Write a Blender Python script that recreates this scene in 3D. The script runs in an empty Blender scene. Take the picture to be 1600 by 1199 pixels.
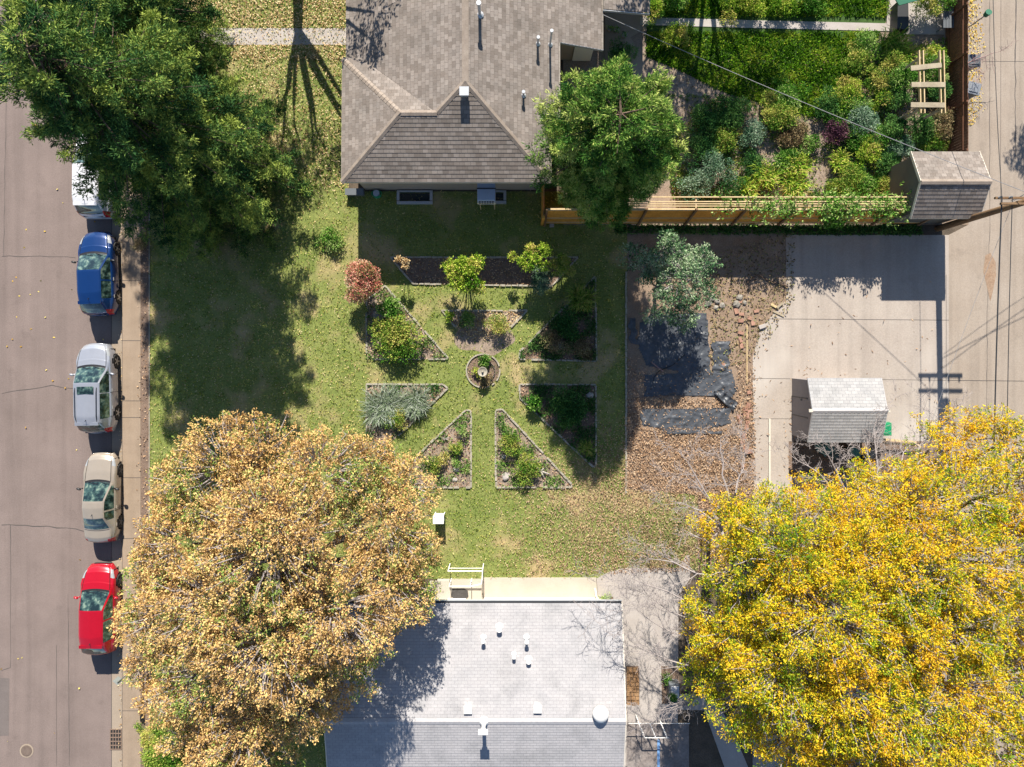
import bpy, bmesh, math, random
import numpy as np
from mathutils import Vector, Matrix
R = math.radians
random.seed(7); rng = np.random.default_rng(7)
sc = bpy.context.scene
COL = sc.collection

# ------------------------------------------------------------------ camera, sky, sun, exposure
CAM_H = 35.5; S = 30.0; NX, NY = 800.0, 548.0
SUN_EL = 36.0
cd = bpy.data.cameras.new('camera'); cam = bpy.data.objects.new('camera', cd); COL.objects.link(cam)
cam.location = (0, 0, CAM_H); cam.rotation_euler = (0, 0, 0)
cd.sensor_width = 36; cd.lens = 36 * CAM_H / (1600 / S); cd.shift_y = -(600 - NY) / 1600.0
cd.clip_start = 0.1; cd.clip_end = 1000
sc.camera = cam
sc.render.resolution_x = 1024; sc.render.resolution_y = 767
w = bpy.data.worlds.new('World'); sc.world = w; w.use_nodes = True
nt = w.node_tree; nt.nodes.clear()
sky = nt.nodes.new('ShaderNodeTexSky'); sky.sky_type = 'NISHITA'; sky.sun_disc = False
sky.sun_elevation = R(SUN_EL); sky.sun_rotation = R(0); sky.altitude = 1600; sky.air_density = 1.0; sky.dust_density = 0.6; sky.ozone_density = 1.5
bg = nt.nodes.new('ShaderNodeBackground'); bg.inputs[1].default_value = 0.078
wo = nt.nodes.new('ShaderNodeOutputWorld'); nt.links.new(sky.outputs[0], bg.inputs[0]); nt.links.new(bg.outputs[0], wo.inputs[0])
sl = bpy.data.lights.new('sun', 'SUN'); sl.energy = 5.0; sl.angle = R(0.5); sl.color = (1.0, 0.93, 0.82)
so = bpy.data.objects.new('sun', sl); COL.objects.link(so); so.rotation_euler = (R(-(90 - SUN_EL)), 0, R(0.8)); so.location = (0, 20, 30)
sc.view_settings.view_transform = 'Standard'; sc.view_settings.look = 'None'; sc.view_settings.gamma = 1
sc.view_settings.exposure = 1.0; sc.view_settings.use_curve_mapping = False

# ------------------------------------------------------------------ helpers
def W(px, py, h=0.0):
    """ground-scale pixel of the photo + height above ground -> world point"""
    f = (CAM_H - h) / CAM_H / S
    return Vector(((px - NX) * f, (NY - py) * f, h))

def tag(o, label=None, cat=None, group=None, kind=None):
    if label: o['label'] = label
    if cat: o['category'] = cat
    if group: o['group'] = group
    if kind: o['kind'] = kind
    return o

def thing(name, label, cat, loc=(0, 0, 0), rz=0.0, group=None):
    o = bpy.data.objects.new(name, None); COL.objects.link(o)
    o.location = loc; o.rotation_euler = (0, 0, rz); o.empty_display_size = 0.3
    return tag(o, label, cat, group)

class MB:
    def __init__(s): s.v = []; s.f = []; s.m = []
    def add(s, vs, fs, mi=0):
        b = len(s.v); s.v.extend([tuple(p) for p in vs])
        for f in fs: s.f.append(tuple(b + i for i in f)); s.m.append(mi)
        return s
    def box(s, c, d, rz=0.0, M=None, mi=0):
        hx, hy, hz = d[0] / 2, d[1] / 2, d[2] / 2
        vs = [Vector((x, y, z)) for z in (-hz, hz) for x, y in ((-hx, -hy), (hx, -hy), (hx, hy), (-hx, hy))]
        T = Matrix.Translation(Vector(c)) @ (M if M is not None else Matrix.Rotation(rz, 4, 'Z'))
        return s.add([T @ v for v in vs], [(3, 2, 1, 0), (4, 5, 6, 7), (0, 1, 5, 4), (1, 2, 6, 5), (2, 3, 7, 6), (3, 0, 4, 7)], mi)
    def beam(s, a, b, wd, ht, mi=0):
        a = Vector(a); b = Vector(b); d = b - a; L = d.length
        q = d.to_track_quat('X', 'Z').to_matrix().to_4x4()
        return s.box((a + b) / 2, (L, wd, ht), M=q, mi=mi)
    def tube(s, pts, rad, n=6, mi=0, cap=True):
        pts = [Vector(p) for p in pts]
        if not isinstance(rad, (list, tuple)): rad = [rad] * len(pts)
        b = len(s.v); up = Vector((0, 0, 1))
        for i, p in enumerate(pts):
            d = (pts[min(i + 1, len(pts) - 1)] - pts[max(i - 1, 0)])
            if d.length < 1e-6: d = Vector((0, 0, 1))
            d.normalize(); u = d.cross(up)
            if u.length < 0.05: u = d.cross(Vector((0, 1, 0)))
            u.normalize(); v = d.cross(u)
            for k in range(n):
                a = 2 * math.pi * k / n; s.v.append(tuple(p + (u * math.cos(a) + v * math.sin(a)) * rad[i]))
        for i in range(len(pts) - 1):
            for k in range(n):
                s.f.append((b + i * n + k, b + i * n + (k + 1) % n, b + (i + 1) * n + (k + 1) % n, b + (i + 1) * n + k)); s.m.append(mi)
        if cap:
            s.f.append(tuple(b + k for k in range(n))[::-1]); s.m.append(mi)
            e = b + (len(pts) - 1) * n; s.f.append(tuple(e + k for k in range(n))); s.m.append(mi)
        return s
    def lathe(s, c, prof, n=24, mi=0):
        b = len(s.v)
        for r, z in prof:
            for k in range(n):
                a = 2 * math.pi * k / n; s.v.append((c[0] + r * math.cos(a), c[1] + r * math.sin(a), c[2] + z))
        for i in range(len(prof) - 1):
            for k in range(n):
                s.f.append((b + i * n + k, b + i * n + (k + 1) % n, b + (i + 1) * n + (k + 1) % n, b + (i + 1) * n + k)); s.m.append(mi)
        s.f.append(tuple(b + k for k in range(n))[::-1]); s.m.append(mi)
        e = b + (len(prof) - 1) * n; s.f.append(tuple(e + k for k in range(n))); s.m.append(mi)
        return s
    def prism(s, poly, z0, z1, mi=0):
        n = len(poly); A = sum(poly[i][0] * poly[(i + 1) % n][1] - poly[(i + 1) % n][0] * poly[i][1] for i in range(n))
        if A < 0: poly = list(poly)[::-1]
        vs = [(p[0], p[1], z0) for p in poly] + [(p[0], p[1], z1) for p in poly]
        fs = [tuple(range(n))[::-1], tuple(range(n, 2 * n))] + [(i, (i + 1) % n, n + (i + 1) % n, n + i) for i in range(n)]
        return s.add(vs, fs, mi)
    def build(s, name, mats, parent=None, smooth=False, bevel=0.0):
        me = bpy.data.meshes.new(name); me.from_pydata(s.v, [], s.f)
        if not isinstance(mats, (list, tuple)): mats = [mats]
        for m in mats: me.materials.append(m)
        me.polygons.foreach_set('material_index', s.m)
        if smooth: me.polygons.foreach_set('use_smooth', [True] * len(s.f))
        me.update(); o = bpy.data.objects.new(name, me); COL.objects.link(o)
        if parent is not None: o.parent = parent
        if bevel > 0:
            b = o.modifiers.new('bevel', 'BEVEL'); b.width = bevel; b.segments = 2; b.limit_method = 'ANGLE'
        return o

# ------------------------------------------------------------------ materials
MATS = {}
def ramp(nt, fac, cols):
    r = nt.nodes.new('ShaderNodeValToRGB'); el = r.color_ramp.elements
    while len(el) < len(cols): el.new(0.5)
    for e, (p, c) in zip(el, cols): e.position = p; e.color = (*c, 1)
    nt.links.new(fac, r.inputs[0]); return r.outputs[0]
def noise(nt, vec, scale, detail=4, rough=0.6):
    n = nt.nodes.new('ShaderNodeTexNoise'); n.inputs['Scale'].default_value = scale; n.inputs['Detail'].default_value = detail; n.inputs['Roughness'].default_value = rough
    nt.links.new(vec, n.inputs['Vector']); return n.outputs[0]
def mixc(nt, fac, a, b, mode='MIX'):
    m = nt.nodes.new('ShaderNodeMix'); m.data_type = 'RGBA'; m.blend_type = mode
    for sk, val in ((m.inputs[0], fac), (m.inputs[6], a), (m.inputs[7], b)):
        if hasattr(val, 'links') or isinstance(val, bpy.types.NodeSocket): nt.links.new(val, sk)
        elif isinstance(val, (int, float)): sk.default_value = val
        else: sk.default_value = (*val, 1)
    return m.outputs[2]
def base_mat(name, rough=0.8, metal=0.0, coat=0.0, spec=0.5):
    m = bpy.data.materials.new(name); m.use_nodes = True; nt = m.node_tree; p = nt.nodes['Principled BSDF']
    p.inputs['Roughness'].default_value = rough; p.inputs['Metallic'].default_value = metal
    p.inputs['Coat Weight'].default_value = coat; p.inputs['Coat Roughness'].default_value = 0.05; p.inputs['Specular IOR Level'].default_value = spec
    tc = nt.nodes.new('ShaderNodeNewGeometry')
    return m, nt, p, tc.outputs['Position']
def bump(nt, p, h, strength=0.4, dist=0.02):
    b = nt.nodes.new('ShaderNodeBump'); b.inputs['Strength'].default_value = strength; b.inputs['Distance'].default_value = dist
    nt.links.new(h, b.inputs['Height']); nt.links.new(b.outputs[0], p.inputs['Normal'])
def mottled(name, c1, c2, scale=2.0, fine=40.0, rough=0.85, fine_amt=0.35, bstr=0.3, bdist=0.01, c3=None, streak=0.0, **kw):
    """broad patches of c1..c2 with a fine speckle"""
    m, nt, p, pos = base_mat(name, rough, **kw)
    a = ramp(nt, noise(nt, pos, scale, 5), [(0.3, c1), (0.7, c2)])
    n2 = noise(nt, pos, fine, 3, 0.7)
    sp = ramp(nt, n2, [(0.3, (1 - fine_amt,) * 3), (0.7, (1 + fine_amt * 0.0,) * 3)])
    c = mixc(nt, 1.0, a, sp, 'MULTIPLY')
    if c3:
        mk = ramp(nt, noise(nt, pos, scale * 0.37, 3), [(0.52, (0, 0, 0)), (0.66, (1, 1, 1))])
        c = mixc(nt, mk, c, c3)
    if streak:
        mp = nt.nodes.new('ShaderNodeMapping'); mp.inputs['Scale'].default_value = (1.6, 0.07, 1); nt.links.new(pos, mp.inputs['Vector'])
        c = mixc(nt, 1.0, c, ramp(nt, noise(nt, mp.outputs[0], 1.0, 4, 0.6), [(0.34, (1 - streak,) * 3), (0.52, (1, 1, 1)), (0.7, (1 + streak * .4,) * 3)]), 'MULTIPLY')
        c = mixc(nt, 1.0, c, ramp(nt, noise(nt, pos, 0.75, 6, 0.7), [(0.27, (1 - streak * 1.3,) * 3), (0.42, (1, 1, 1))]), 'MULTIPLY')
    nt.links.new(c, p.inputs['Base Color'])
    if bstr: bump(nt, p, n2, bstr, bdist)
    MATS[name] = m; return m
def plain(name, c, rough=0.6, var=0.12, **kw):
    c2 = tuple(x * (1 - var) for x in c)
    return mottled(name, c2, c, 3.0, 25.0, rough, fine_amt=var, bstr=0.0, **kw)
def leafmat(name, cols, trans=0.3):
    m = bpy.data.materials.new(name); m.use_nodes = True; nt = m.node_tree; nt.nodes.clear()
    at = nt.nodes.new('ShaderNodeAttribute'); at.attribute_name = 'tint'
    n = len(cols); c = ramp(nt, at.outputs['Fac'], [((i + 0.5) / n, k) for i, k in enumerate(cols)])
    d = nt.nodes.new('ShaderNodeBsdfDiffuse'); t = nt.nodes.new('ShaderNodeBsdfTranslucent'); mx = nt.nodes.new('ShaderNodeMixShader'); o = nt.nodes.new('ShaderNodeOutputMaterial')
    nt.links.new(c, d.inputs[0]); nt.links.new(c, t.inputs[0]); mx.inputs[0].default_value = trans
    nt.links.new(d.outputs[0], mx.inputs[1]); nt.links.new(t.outputs[0], mx.inputs[2]); nt.links.new(mx.outputs[0], o.inputs[0])
    MATS[name] = m; return m
def shingle(name, c1, c2, mortar, wd, ht, var2=(1, 1, 1)):
    m, nt, p, pos = base_mat(name, 0.9, spec=0.25)
    uv = nt.nodes.new('ShaderNodeUVMap'); uv.uv_map = 'UVMap'
    b = nt.nodes.new('ShaderNodeTexBrick'); b.inputs['Scale'].default_value = 1.0; b.inputs['Brick Width'].default_value = wd; b.inputs['Row Height'].default_value = ht
    b.inputs['Mortar Size'].default_value = 0.008; b.inputs['Mortar Smooth'].default_value = 0.1; b.offset = 0.5; b.inputs['Bias'].default_value = 0.0
    b.inputs['Color1'].default_value = (*c1, 1); b.inputs['Color2'].default_value = (*c2, 1); b.inputs['Mortar'].default_value = (*mortar, 1)
    nt.links.new(uv.outputs[0], b.inputs['Vector'])
    n1 = ramp(nt, noise(nt, pos, 1.1, 4), [(0.3, (0.9, 0.9, 0.9)), (0.7, (1.06, 1.04, 1.02))])
    n2 = ramp(nt, noise(nt, pos, 26, 4, 0.75), [(0.3, (0.78, 0.78, 0.78)), (0.7, (1.12, 1.12, 1.12))])
    n3 = ramp(nt, noise(nt, pos, 5, 3), [(0.35, (1, 1, 1)), (0.7, var2)])
    c = mixc(nt, 1.0, mixc(nt, 1.0, b.outputs[0], n1, 'MULTIPLY'), n2, 'MULTIPLY'); c = mixc(nt, 1.0, c, n3, 'MULTIPLY')
    c = mixc(nt, 1.0, c, ramp(nt, noise(nt, pos, 0.55, 6, 0.65), [(0.3, (0.86, 0.86, 0.85)), (0.5, (1, 1, 1))]), 'MULTIPLY')
    nt.links.new(c, p.inputs['Base Color']); bump(nt, p, noise(nt, pos, 60, 2), 0.25, 0.006)
    MATS[name] = m; return m

asphalt = mottled('road asphalt', (0.205, 0.158, 0.140), (0.255, 0.198, 0.176), 0.5, 24, 0.9, 0.34, 0.35, 0.008, streak=.13)
patchm = mottled('patched asphalt', (0.150, 0.125, 0.115), (0.180, 0.150, 0.138), 1.0, 24, 0.9, 0.25)
crackm = plain('crack filler', (0.085, 0.075, 0.07), 0.8)
walk = mottled('sidewalk concrete', (0.300, 0.225, 0.160), (0.355, 0.272, 0.198), 1.2, 30, 0.9, 0.22, 0.2, 0.005, streak=.1)
gutter = mottled('gutter concrete', (0.31, 0.25, 0.19), (0.36, 0.29, 0.22), 0.9, 22, 0.9, 0.22)
drive = mottled('driveway concrete', (0.365, 0.31, 0.265), (0.435, 0.38, 0.33), 0.35, 14, 0.9, 0.2, 0.2, 0.006, c3=(0.44, 0.395, 0.35), streak=.12)
alley = mottled('alley concrete', (0.325, 0.265, 0.210), (0.375, 0.315, 0.258), 0.5, 18, 0.9, 0.24, 0.2, 0.006, streak=.16)
pathc = mottled('pale path concrete', (0.38, 0.34, 0.31), (0.46, 0.42, 0.39), 1.0, 20, 0.9, 0.16)
whitec = mottled('white painted concrete', (0.42, 0.375, 0.31), (0.50, 0.455, 0.39), 0.8, 20, 0.85, 0.1)
soil = mottled('yard soil', (0.085, 0.065, 0.045), (0.16, 0.12, 0.085), 1.3, 14, 0.95, 0.5, 0.6, 0.03)
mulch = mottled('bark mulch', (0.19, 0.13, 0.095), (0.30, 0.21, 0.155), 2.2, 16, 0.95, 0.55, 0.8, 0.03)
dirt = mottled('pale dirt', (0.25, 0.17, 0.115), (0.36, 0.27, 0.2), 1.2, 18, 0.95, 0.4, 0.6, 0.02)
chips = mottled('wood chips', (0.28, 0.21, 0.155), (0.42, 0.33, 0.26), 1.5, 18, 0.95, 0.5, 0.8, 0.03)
lawnm = mottled('lawn turf', (0.17, 0.23, 0.045), (0.29, 0.32, 0.09), 0.9, 11, 0.95, 0.55, 0.7, 0.03, c3=(0.36, 0.28, 0.14))
lush = mottled('lush turf', (0.035, 0.085, 0.010), (0.06, 0.13, 0.02), 1.1, 9, 0.95, 0.5, 0.6, 0.03)
tarpm = None
stone = mottled('edging stone', (0.30, 0.27, 0.21), (0.48, 0.44, 0.36), 3.5, 22, 0.9, 0.35, 0.4, 0.01)
brickm = mottled('red brick', (0.30, 0.15, 0.10), (0.44, 0.26, 0.19), 4, 30, 0.9, 0.25)
rockm = mottled('rock', (0.22, 0.20, 0.17), (0.42, 0.39, 0.34), 3, 18, 0.9, 0.4, 0.6, 0.03)
flag = mottled('flagstone', (0.30, 0.16, 0.07), (0.44, 0.27, 0.14), 3, 14, 0.9, 0.4, 0.6, 0.03)
white = plain('white paint', (0.80, 0.79, 0.76), 0.5, 0.05)
metalw = plain('pale metal', (0.55, 0.57, 0.6), 0.35, 0.08, metal=0.3)
steel = plain('galvanised steel', (0.35, 0.37, 0.4), 0.4, 0.1, metal=0.7)
darkm = plain('dark metal', (0.035, 0.037, 0.04), 0.5)
black = plain('black rubber', (0.018, 0.018, 0.018), 0.75)
tan = plain('tan siding', (0.36, 0.31, 0.27), 0.8, 0.08)
whites = plain('cream wall', (0.70, 0.64, 0.55), 0.8, 0.05)
greys = plain('grey shed siding', (0.25, 0.225, 0.225), 0.7, 0.07)
olive = plain('olive grey stucco', (0.12, 0.115, 0.10), 0.9, 0.1)
trimw = plain('cream trim', (0.62, 0.57, 0.48), 0.6, 0.06)
glassd = plain('window glass', (0.02, 0.03, 0.035), 0.06, 0.0)
blueg = plain('cooler cover', (0.42, 0.48, 0.58), 0.5, 0.07)
cedar = mottled('cedar boards', (0.62, 0.27, 0.035), (0.80, 0.38, 0.06), 2.5, 10, 0.75, 0.3)
cedarp = mottled('pale cedar rails', (0.55, 0.40, 0.20), (0.68, 0.52, 0.30), 2.5, 14, 0.75, 0.2)
oldwood = mottled('weathered planks', (0.30, 0.25, 0.17), (0.44, 0.37, 0.26), 2.0, 12, 0.85, 0.25)
redfence = mottled('stained fence', (0.11, 0.045, 0.022), (0.20, 0.085, 0.042), 2.2, 9, 0.85, 0.4)
polem = mottled('pole wood', (0.17, 0.095, 0.045), (0.26, 0.16, 0.08), 2.0, 20, 0.85, 0.35)
bark = mottled('grey bark', (0.16, 0.13, 0.11), (0.30, 0.26, 0.23), 3, 20, 0.9, 0.35)
barkb = mottled('brown bark', (0.10, 0.065, 0.045), (0.18, 0.12, 0.085), 3, 20, 0.9, 0.35)
twigm = plain('bare twigs', (0.33, 0.29, 0.28), 0.85)
twigp = plain('pinkish stems', (0.32, 0.20, 0.19), 0.85)
greenp = plain('green plastic', (0.02, 0.30, 0.13), 0.4, 0.1)
tealp = plain('teal plastic', (0.05, 0.20, 0.19), 0.45, 0.15)
binp = plain('grey plastic bin', (0.13, 0.145, 0.16), 0.45, 0.1)
bluep = plain('blue ball', (0.02, 0.12, 0.55), 0.35, 0.1)
greena = plain('green awning', (0.015, 0.13, 0.07), 0.6, 0.1)
matm = mottled('door mat', (0.055, 0.05, 0.048), (0.09, 0.085, 0.08), 6, 40, 0.95, 0.4)
blueline = plain('blue hose', (0.2, 0.38, 0.68), 0.5, 0.1)
signm = plain('sign back', (0.28, 0.31, 0.31), 0.5)
roofb = shingle('brown shingles', (0.185, 0.160, 0.142), (0.295, 0.262, 0.238), (0.13, 0.115, 0.10), 0.26, 0.19, (0.93, 0.90, 0.88))
roofw = shingle('white shingles', (0.385, 0.38, 0.395), (0.42, 0.415, 0.43), (0.27, 0.27, 0.285), 0.31, 0.145)
roofs = shingle('pale grey shingles', (0.33, 0.33, 0.335), (0.40, 0.40, 0.405), (0.22, 0.22, 0.23), 0.31, 0.16)
m, nt_, p_, pos_ = base_mat('landscape fabric', 0.38)
n_ = noise(nt_, pos_, 2.6, 5, 0.6); nt_.links.new(ramp(nt_, n_, [(0.3, (0.045, 0.052, 0.062)), (0.7, (0.09, 0.098, 0.112))]), p_.inputs['Base Color']); bump(nt_, p_, noise(nt_, pos_, 5, 4, 0.5), 0.8, 0.05); tarpm = m

# leaf palettes
L_orange = leafmat('tan autumn leaves', [(0.32, 0.20, 0.085), (0.62, 0.39, 0.155), (0.79, 0.53, 0.22), (0.74, 0.54, 0.21), (0.21, 0.31, 0.07)], 0.15)
L_yellow = leafmat('yellow autumn leaves', [(0.12, 0.24, 0.02), (0.38, 0.43, 0.03), (0.70, 0.57, 0.03), (0.82, 0.58, 0.03), (0.76, 0.43, 0.03)], 0.22)
L_spruce = leafmat('spruce needles', [(0.018, 0.055, 0.022), (0.045, 0.11, 0.035), (0.12, 0.21, 0.05), (0.30, 0.37, 0.08)], 0.04)
L_pine = leafmat('pine needles', [(0.025, 0.08, 0.02), (0.07, 0.17, 0.03), (0.20, 0.34, 0.06), (0.44, 0.50, 0.14)], 0.06)
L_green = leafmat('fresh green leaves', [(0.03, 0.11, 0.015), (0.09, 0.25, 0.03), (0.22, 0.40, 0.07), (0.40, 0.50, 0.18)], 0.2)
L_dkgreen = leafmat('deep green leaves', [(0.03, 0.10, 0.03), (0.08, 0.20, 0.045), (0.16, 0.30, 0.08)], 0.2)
L_lime = leafmat('lime leaves', [(0.09, 0.22, 0.02), (0.27, 0.42, 0.04), (0.48, 0.60, 0.08), (0.50, 0.42, 0.13)], 0.2)
L_pink = leafmat('pink and red leaves', [(0.26, 0.26, 0.10), (0.60, 0.17, 0.14), (0.76, 0.36, 0.28), (0.74, 0.50, 0.36), (0.66, 0.54, 0.34)], 0.2)
L_teal = leafmat('blue green leaves', [(0.03, 0.09, 0.05), (0.10, 0.20, 0.11), (0.20, 0.32, 0.19), (0.32, 0.42, 0.30)], 0.2)
L_grey = leafmat('silvery grass leaves', [(0.120, 0.180, 0.090), (0.255, 0.315, 0.195), (0.420, 0.465, 0.390)], 0.25)
L_olive = leafmat('olive leaves', [(0.06, 0.16, 0.02), (0.18, 0.31, 0.045), (0.36, 0.45, 0.08), (0.50, 0.44, 0.13)], 0.2)
L_brown = leafmat('brown dried leaves', [(0.10, 0.07, 0.04), (0.25, 0.19, 0.10), (0.40, 0.30, 0.17), (0.20, 0.22, 0.09)], 0.15)
L_purple = leafmat('purple leaves', [(0.039, 0.019, 0.033), (0.098, 0.039, 0.065), (0.182, 0.091, 0.117)], 0.2)
L_tan = leafmat('tan leaf litter', [(0.30, 0.18, 0.09), (0.50, 0.34, 0.17), (0.62, 0.45, 0.24), (0.66, 0.55, 0.33)], 0.1)
L_litter = leafmat('brown leaf litter', [(0.17, 0.11, 0.075), (0.33, 0.21, 0.13), (0.46, 0.29, 0.17), (0.54, 0.40, 0.27)], 0.1)
L_gold = leafmat('gold leaf litter', [(0.48, 0.28, 0.06), (0.62, 0.45, 0.08), (0.66, 0.54, 0.18)], 0.1)
L_grass = leafmat('grass blades', [(0.09, 0.16, 0.015), (0.23, 0.32, 0.045), (0.42, 0.46, 0.09), (0.64, 0.57, 0.19), (0.80, 0.70, 0.34)], 0.3)
L_greygreen = leafmat('grey green leaves', [(0.04, 0.11, 0.05), (0.13, 0.25, 0.11), (0.28, 0.41, 0.21), (0.46, 0.54, 0.36)], 0.2)
L_lush = leafmat('lush grass blades', [(0.032, 0.096, 0.007), (0.090, 0.224, 0.014), (0.180, 0.352, 0.024), (0.360, 0.416, 0.048)], 0.25)

# ------------------------------------------------------------------ leaf-quad clouds (numpy)
def unit(a): return a / (np.linalg.norm(a, axis=-1, keepdims=True) + 1e-9)
def leaves_mesh(name, P, D, mat, per=5, ln=0.14, wd=0.07, spread=0.9, parent=None, tint=None, tj=0.18, up=0.25, jit=0.05, flat=None):
    """P sprig points (N,3), D outward directions (N,3): each sprig is `per` pointed leaves"""
    N = len(P)
    if tint is None: tint = rng.random(N)
    P = np.repeat(P, per, 0); D = np.repeat(D, per, 0); T = np.repeat(tint, per) + rng.normal(0, tj, N * per)
    d = unit(D + rng.normal(0, spread, P.shape) + np.array([0, 0, up]))
    if flat is not None: d[:, 2] *= flat; d = unit(d)
    s = unit(np.cross(d, rng.normal(0, 1, P.shape)))
    if flat is not None:
        s = unit(np.cross(d, np.array([0, 0, 1.0]) + rng.normal(0, 0.35, P.shape)))
    L = ln * rng.uniform(0.6, 1.3, (len(P), 1)); Wd = wd * rng.uniform(0.7, 1.3, (len(P), 1))
    P = P + rng.normal(0, jit, P.shape)
    a = P; b = P + d * L * 0.5 + s * Wd * 0.5; c = P + d * L; e = P + d * L * 0.5 - s * Wd * 0.5
    V = np.stack([a, b, c, e], 1).reshape(-1, 3)
    n = len(P); me = bpy.data.meshes.new(name)
    me.vertices.add(4 * n); me.vertices.foreach_set('co', V.astype(np.float32).ravel())
    me.loops.add(4 * n); me.loops.foreach_set('vertex_index', np.arange(4 * n, dtype=np.int32))
    me.polygons.add(n); me.polygons.foreach_set('loop_start', np.arange(0, 4 * n, 4, dtype=np.int32)); me.polygons.foreach_set('loop_total', np.full(n, 4, np.int32))
    at = me.attributes.new('tint', 'FLOAT', 'FACE'); at.data.foreach_set('value', np.clip(T, 0, 1).astype(np.float32))
    me.materials.append(mat); me.update(calc_edges=True)
    o = bpy.data.objects.new(name, me); COL.objects.link(o)
    if parent is not None: o.parent = parent
    return o

def in_poly(x, y, poly):
    ins = np.zeros(len(x), bool); n = len(poly)
    for i in range(n):
        x1, y1 = poly[i]; x2, y2 = poly[(i + 1) % n]
        c = ((y1 > y) != (y2 > y)) & (x < (x2 - x1) * (y - y1) / (y2 - y1 + 1e-12) + x1); ins ^= c
    return ins
def scatter_px(n, poly, holes=(), dens=None):
    """random points inside a pixel polygon on the ground; dens(px,py)->0..1 keep chance"""
    xs = [p[0] for p in poly]; ys = [p[1] for p in poly]
    x = rng.uniform(min(xs), max(xs), n); y = rng.uniform(min(ys), max(ys), n)
    k = in_poly(x, y, poly)
    for h in holes: k &= ~in_poly(x, y, h)
    if dens is not None: k &= rng.random(n) < dens(x, y)
    return x[k], y[k]
def px2w(x, y, z): return np.stack([(x - NX) / S, (NY - y) / S, np.broadcast_to(z, x.shape)], 1)

def ground_leaves(name, n, poly, mat, ln, wd, z=0.03, per=1, holes=(), dens=None, flat=0.25, tint=None, jz=0.02, parent=None):
    x, y = scatter_px(n, poly, holes, dens); P = px2w(x, y, z); P[:, 2] += rng.uniform(0, jz, len(P))
    D = np.zeros_like(P); t = None if tint is None else tint(x, y)
    return leaves_mesh(name, P, D, mat, per=per, ln=ln, wd=wd, spread=1.0, up=0.0 if flat < 0.9 else 1.1, flat=flat if flat < 0.9 else None, jit=0.02, tint=t, tj=0.1, parent=parent)

# ------------------------------------------------------------------ ground sheets
def sheet(name, pts, z, mat, kind='structure', parent=None, label=None, cat=None):
    vs = [tuple(W(x, y)) for x, y in pts]
    b = MB(); n = len(vs); A = sum(vs[i][0] * vs[(i + 1) % n][1] - vs[(i + 1) % n][0] * vs[i][1] for i in range(n))
    if A < 0: vs = vs[::-1]
    b.add([(v[0], v[1], z) for v in vs], [tuple(range(n))])
    o = b.build(name, mat, parent)
    if kind: o['kind'] = kind
    if label: tag(o, label, cat)
    return o
def slab(name, pts, z0, z1, mat, kind='structure', parent=None):
    o = MB().prism([tuple(W(x, y))[:2] for x, y in pts], z0, z1).build(name, mat, parent)
    if kind: o['kind'] = kind
    return o
b = MB(); b.add([(-400, -400, -0.30), (400, -400, -0.30), (400, 400, -0.30), (-400, 400, -0.30)], [(0, 1, 2, 3)])
b.build('ground', soil)['kind'] = 'structure'
slab('road', [(-500, -900), (172, -900), (172, 2200), (-500, 2200)], -0.28, -0.12, asphalt)
slab('gutter', [(172, -900), (191, -900), (191, 2200), (172, 2200)], -0.28, -0.10, gutter)
slab('sidewalk', [(191, -900), (220, -900), (220, 2200), (191, 2200)], -0.28, 0.02, walk)
slab('yard', [(220, -900), (2300, -900), (2300, 2200), (220, 2200)], -0.28, 0.0, soil)
LAWN = [(234, -700), (545, -700), (545, 300), (875, 300), (980, 352), (980, 765), (1040, 768), (1090, 775), (1090, 892), (980, 905), (640, 905), (640, 1300), (234, 1300)]
sheet('lawn', LAWN, 0.006, lawnm)
slab('front_path', [(300, 45), (560, 45), (560, 71), (300, 71)], 0.0, 0.03, pathc)
slab('front_path', [(225, 1079), (520, 1079), (520, 1100), (225, 1100)], 0.0, 0.03, pathc)
slab('alley', [(1513, -900), (1700, -900), (1700, 2200), (1482, 2200), (1482, 368), (1513, 352)], -0.02, 0.016, alley)
slab('alley_verge', [(1478, -900), (1513, -900), (1513, 352), (1478, 352)], -0.02, 0.010, dirt)
slab('driveway', [(1228, 368), (1482, 368), (1482, 1500), (1176, 1500), (1176, 560), (1186, 520), (1203, 497), (1228, 470)], -0.02, 0.022, drive)
MUL = [(980, 352), (1240, 352), (1240, 470), (1180, 560), (1178, 905), (1091, 905), (1091, 775), (1040, 768), (980, 765)]
sheet('mulch_bed', MUL, 0.010, dirt)
BACK = [(880, 10), (1478, 10), (1478, 352), (1180, 352), (880, 352)]
sheet('garden_soil', [(880, -600), (1478, -600), (1478, 352), (880, 352)], 0.008, chips)
sheet('backyard_lawn', [(1010, -600), (1390, -600), (1388, 28), (1350, 95), (1300, 190), (1230, 175), (1130, 145), (1060, 110), (1010, 90)], 0.014, lush)
slab('garden_path', [(1000, 28), (1180, 33), (1395, 38), (1395, 50), (1180, 45), (1000, 40)], 0.0, 0.04, pathc)
slab('patio', [(1380, -80), (1470, -80), (1475, 55), (1410, 55), (1412, 48), (1385, 40)], 0.0, 0.05, pathc)
slab('east_walk', [(932, 905), (950, 895), (975, 888), (1060, 888), (1072, 868), (1078, 868), (1078, 905), (1060, 930), (1058, 1300), (975, 1300), (958, 933), (934, 933)], -0.02, 0.03, pathc)
slab('side_walk', [(1020, 1085), (1110, 1085), (1140, 1130), (1190, 1250), (1150, 1250), (1100, 1110), (1020, 1108)], -0.02, 0.036, pathc)
slab('north_walk', [(753, 903), (931, 903), (934, 936), (753, 936)], -0.02, 0.06, whitec)

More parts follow.
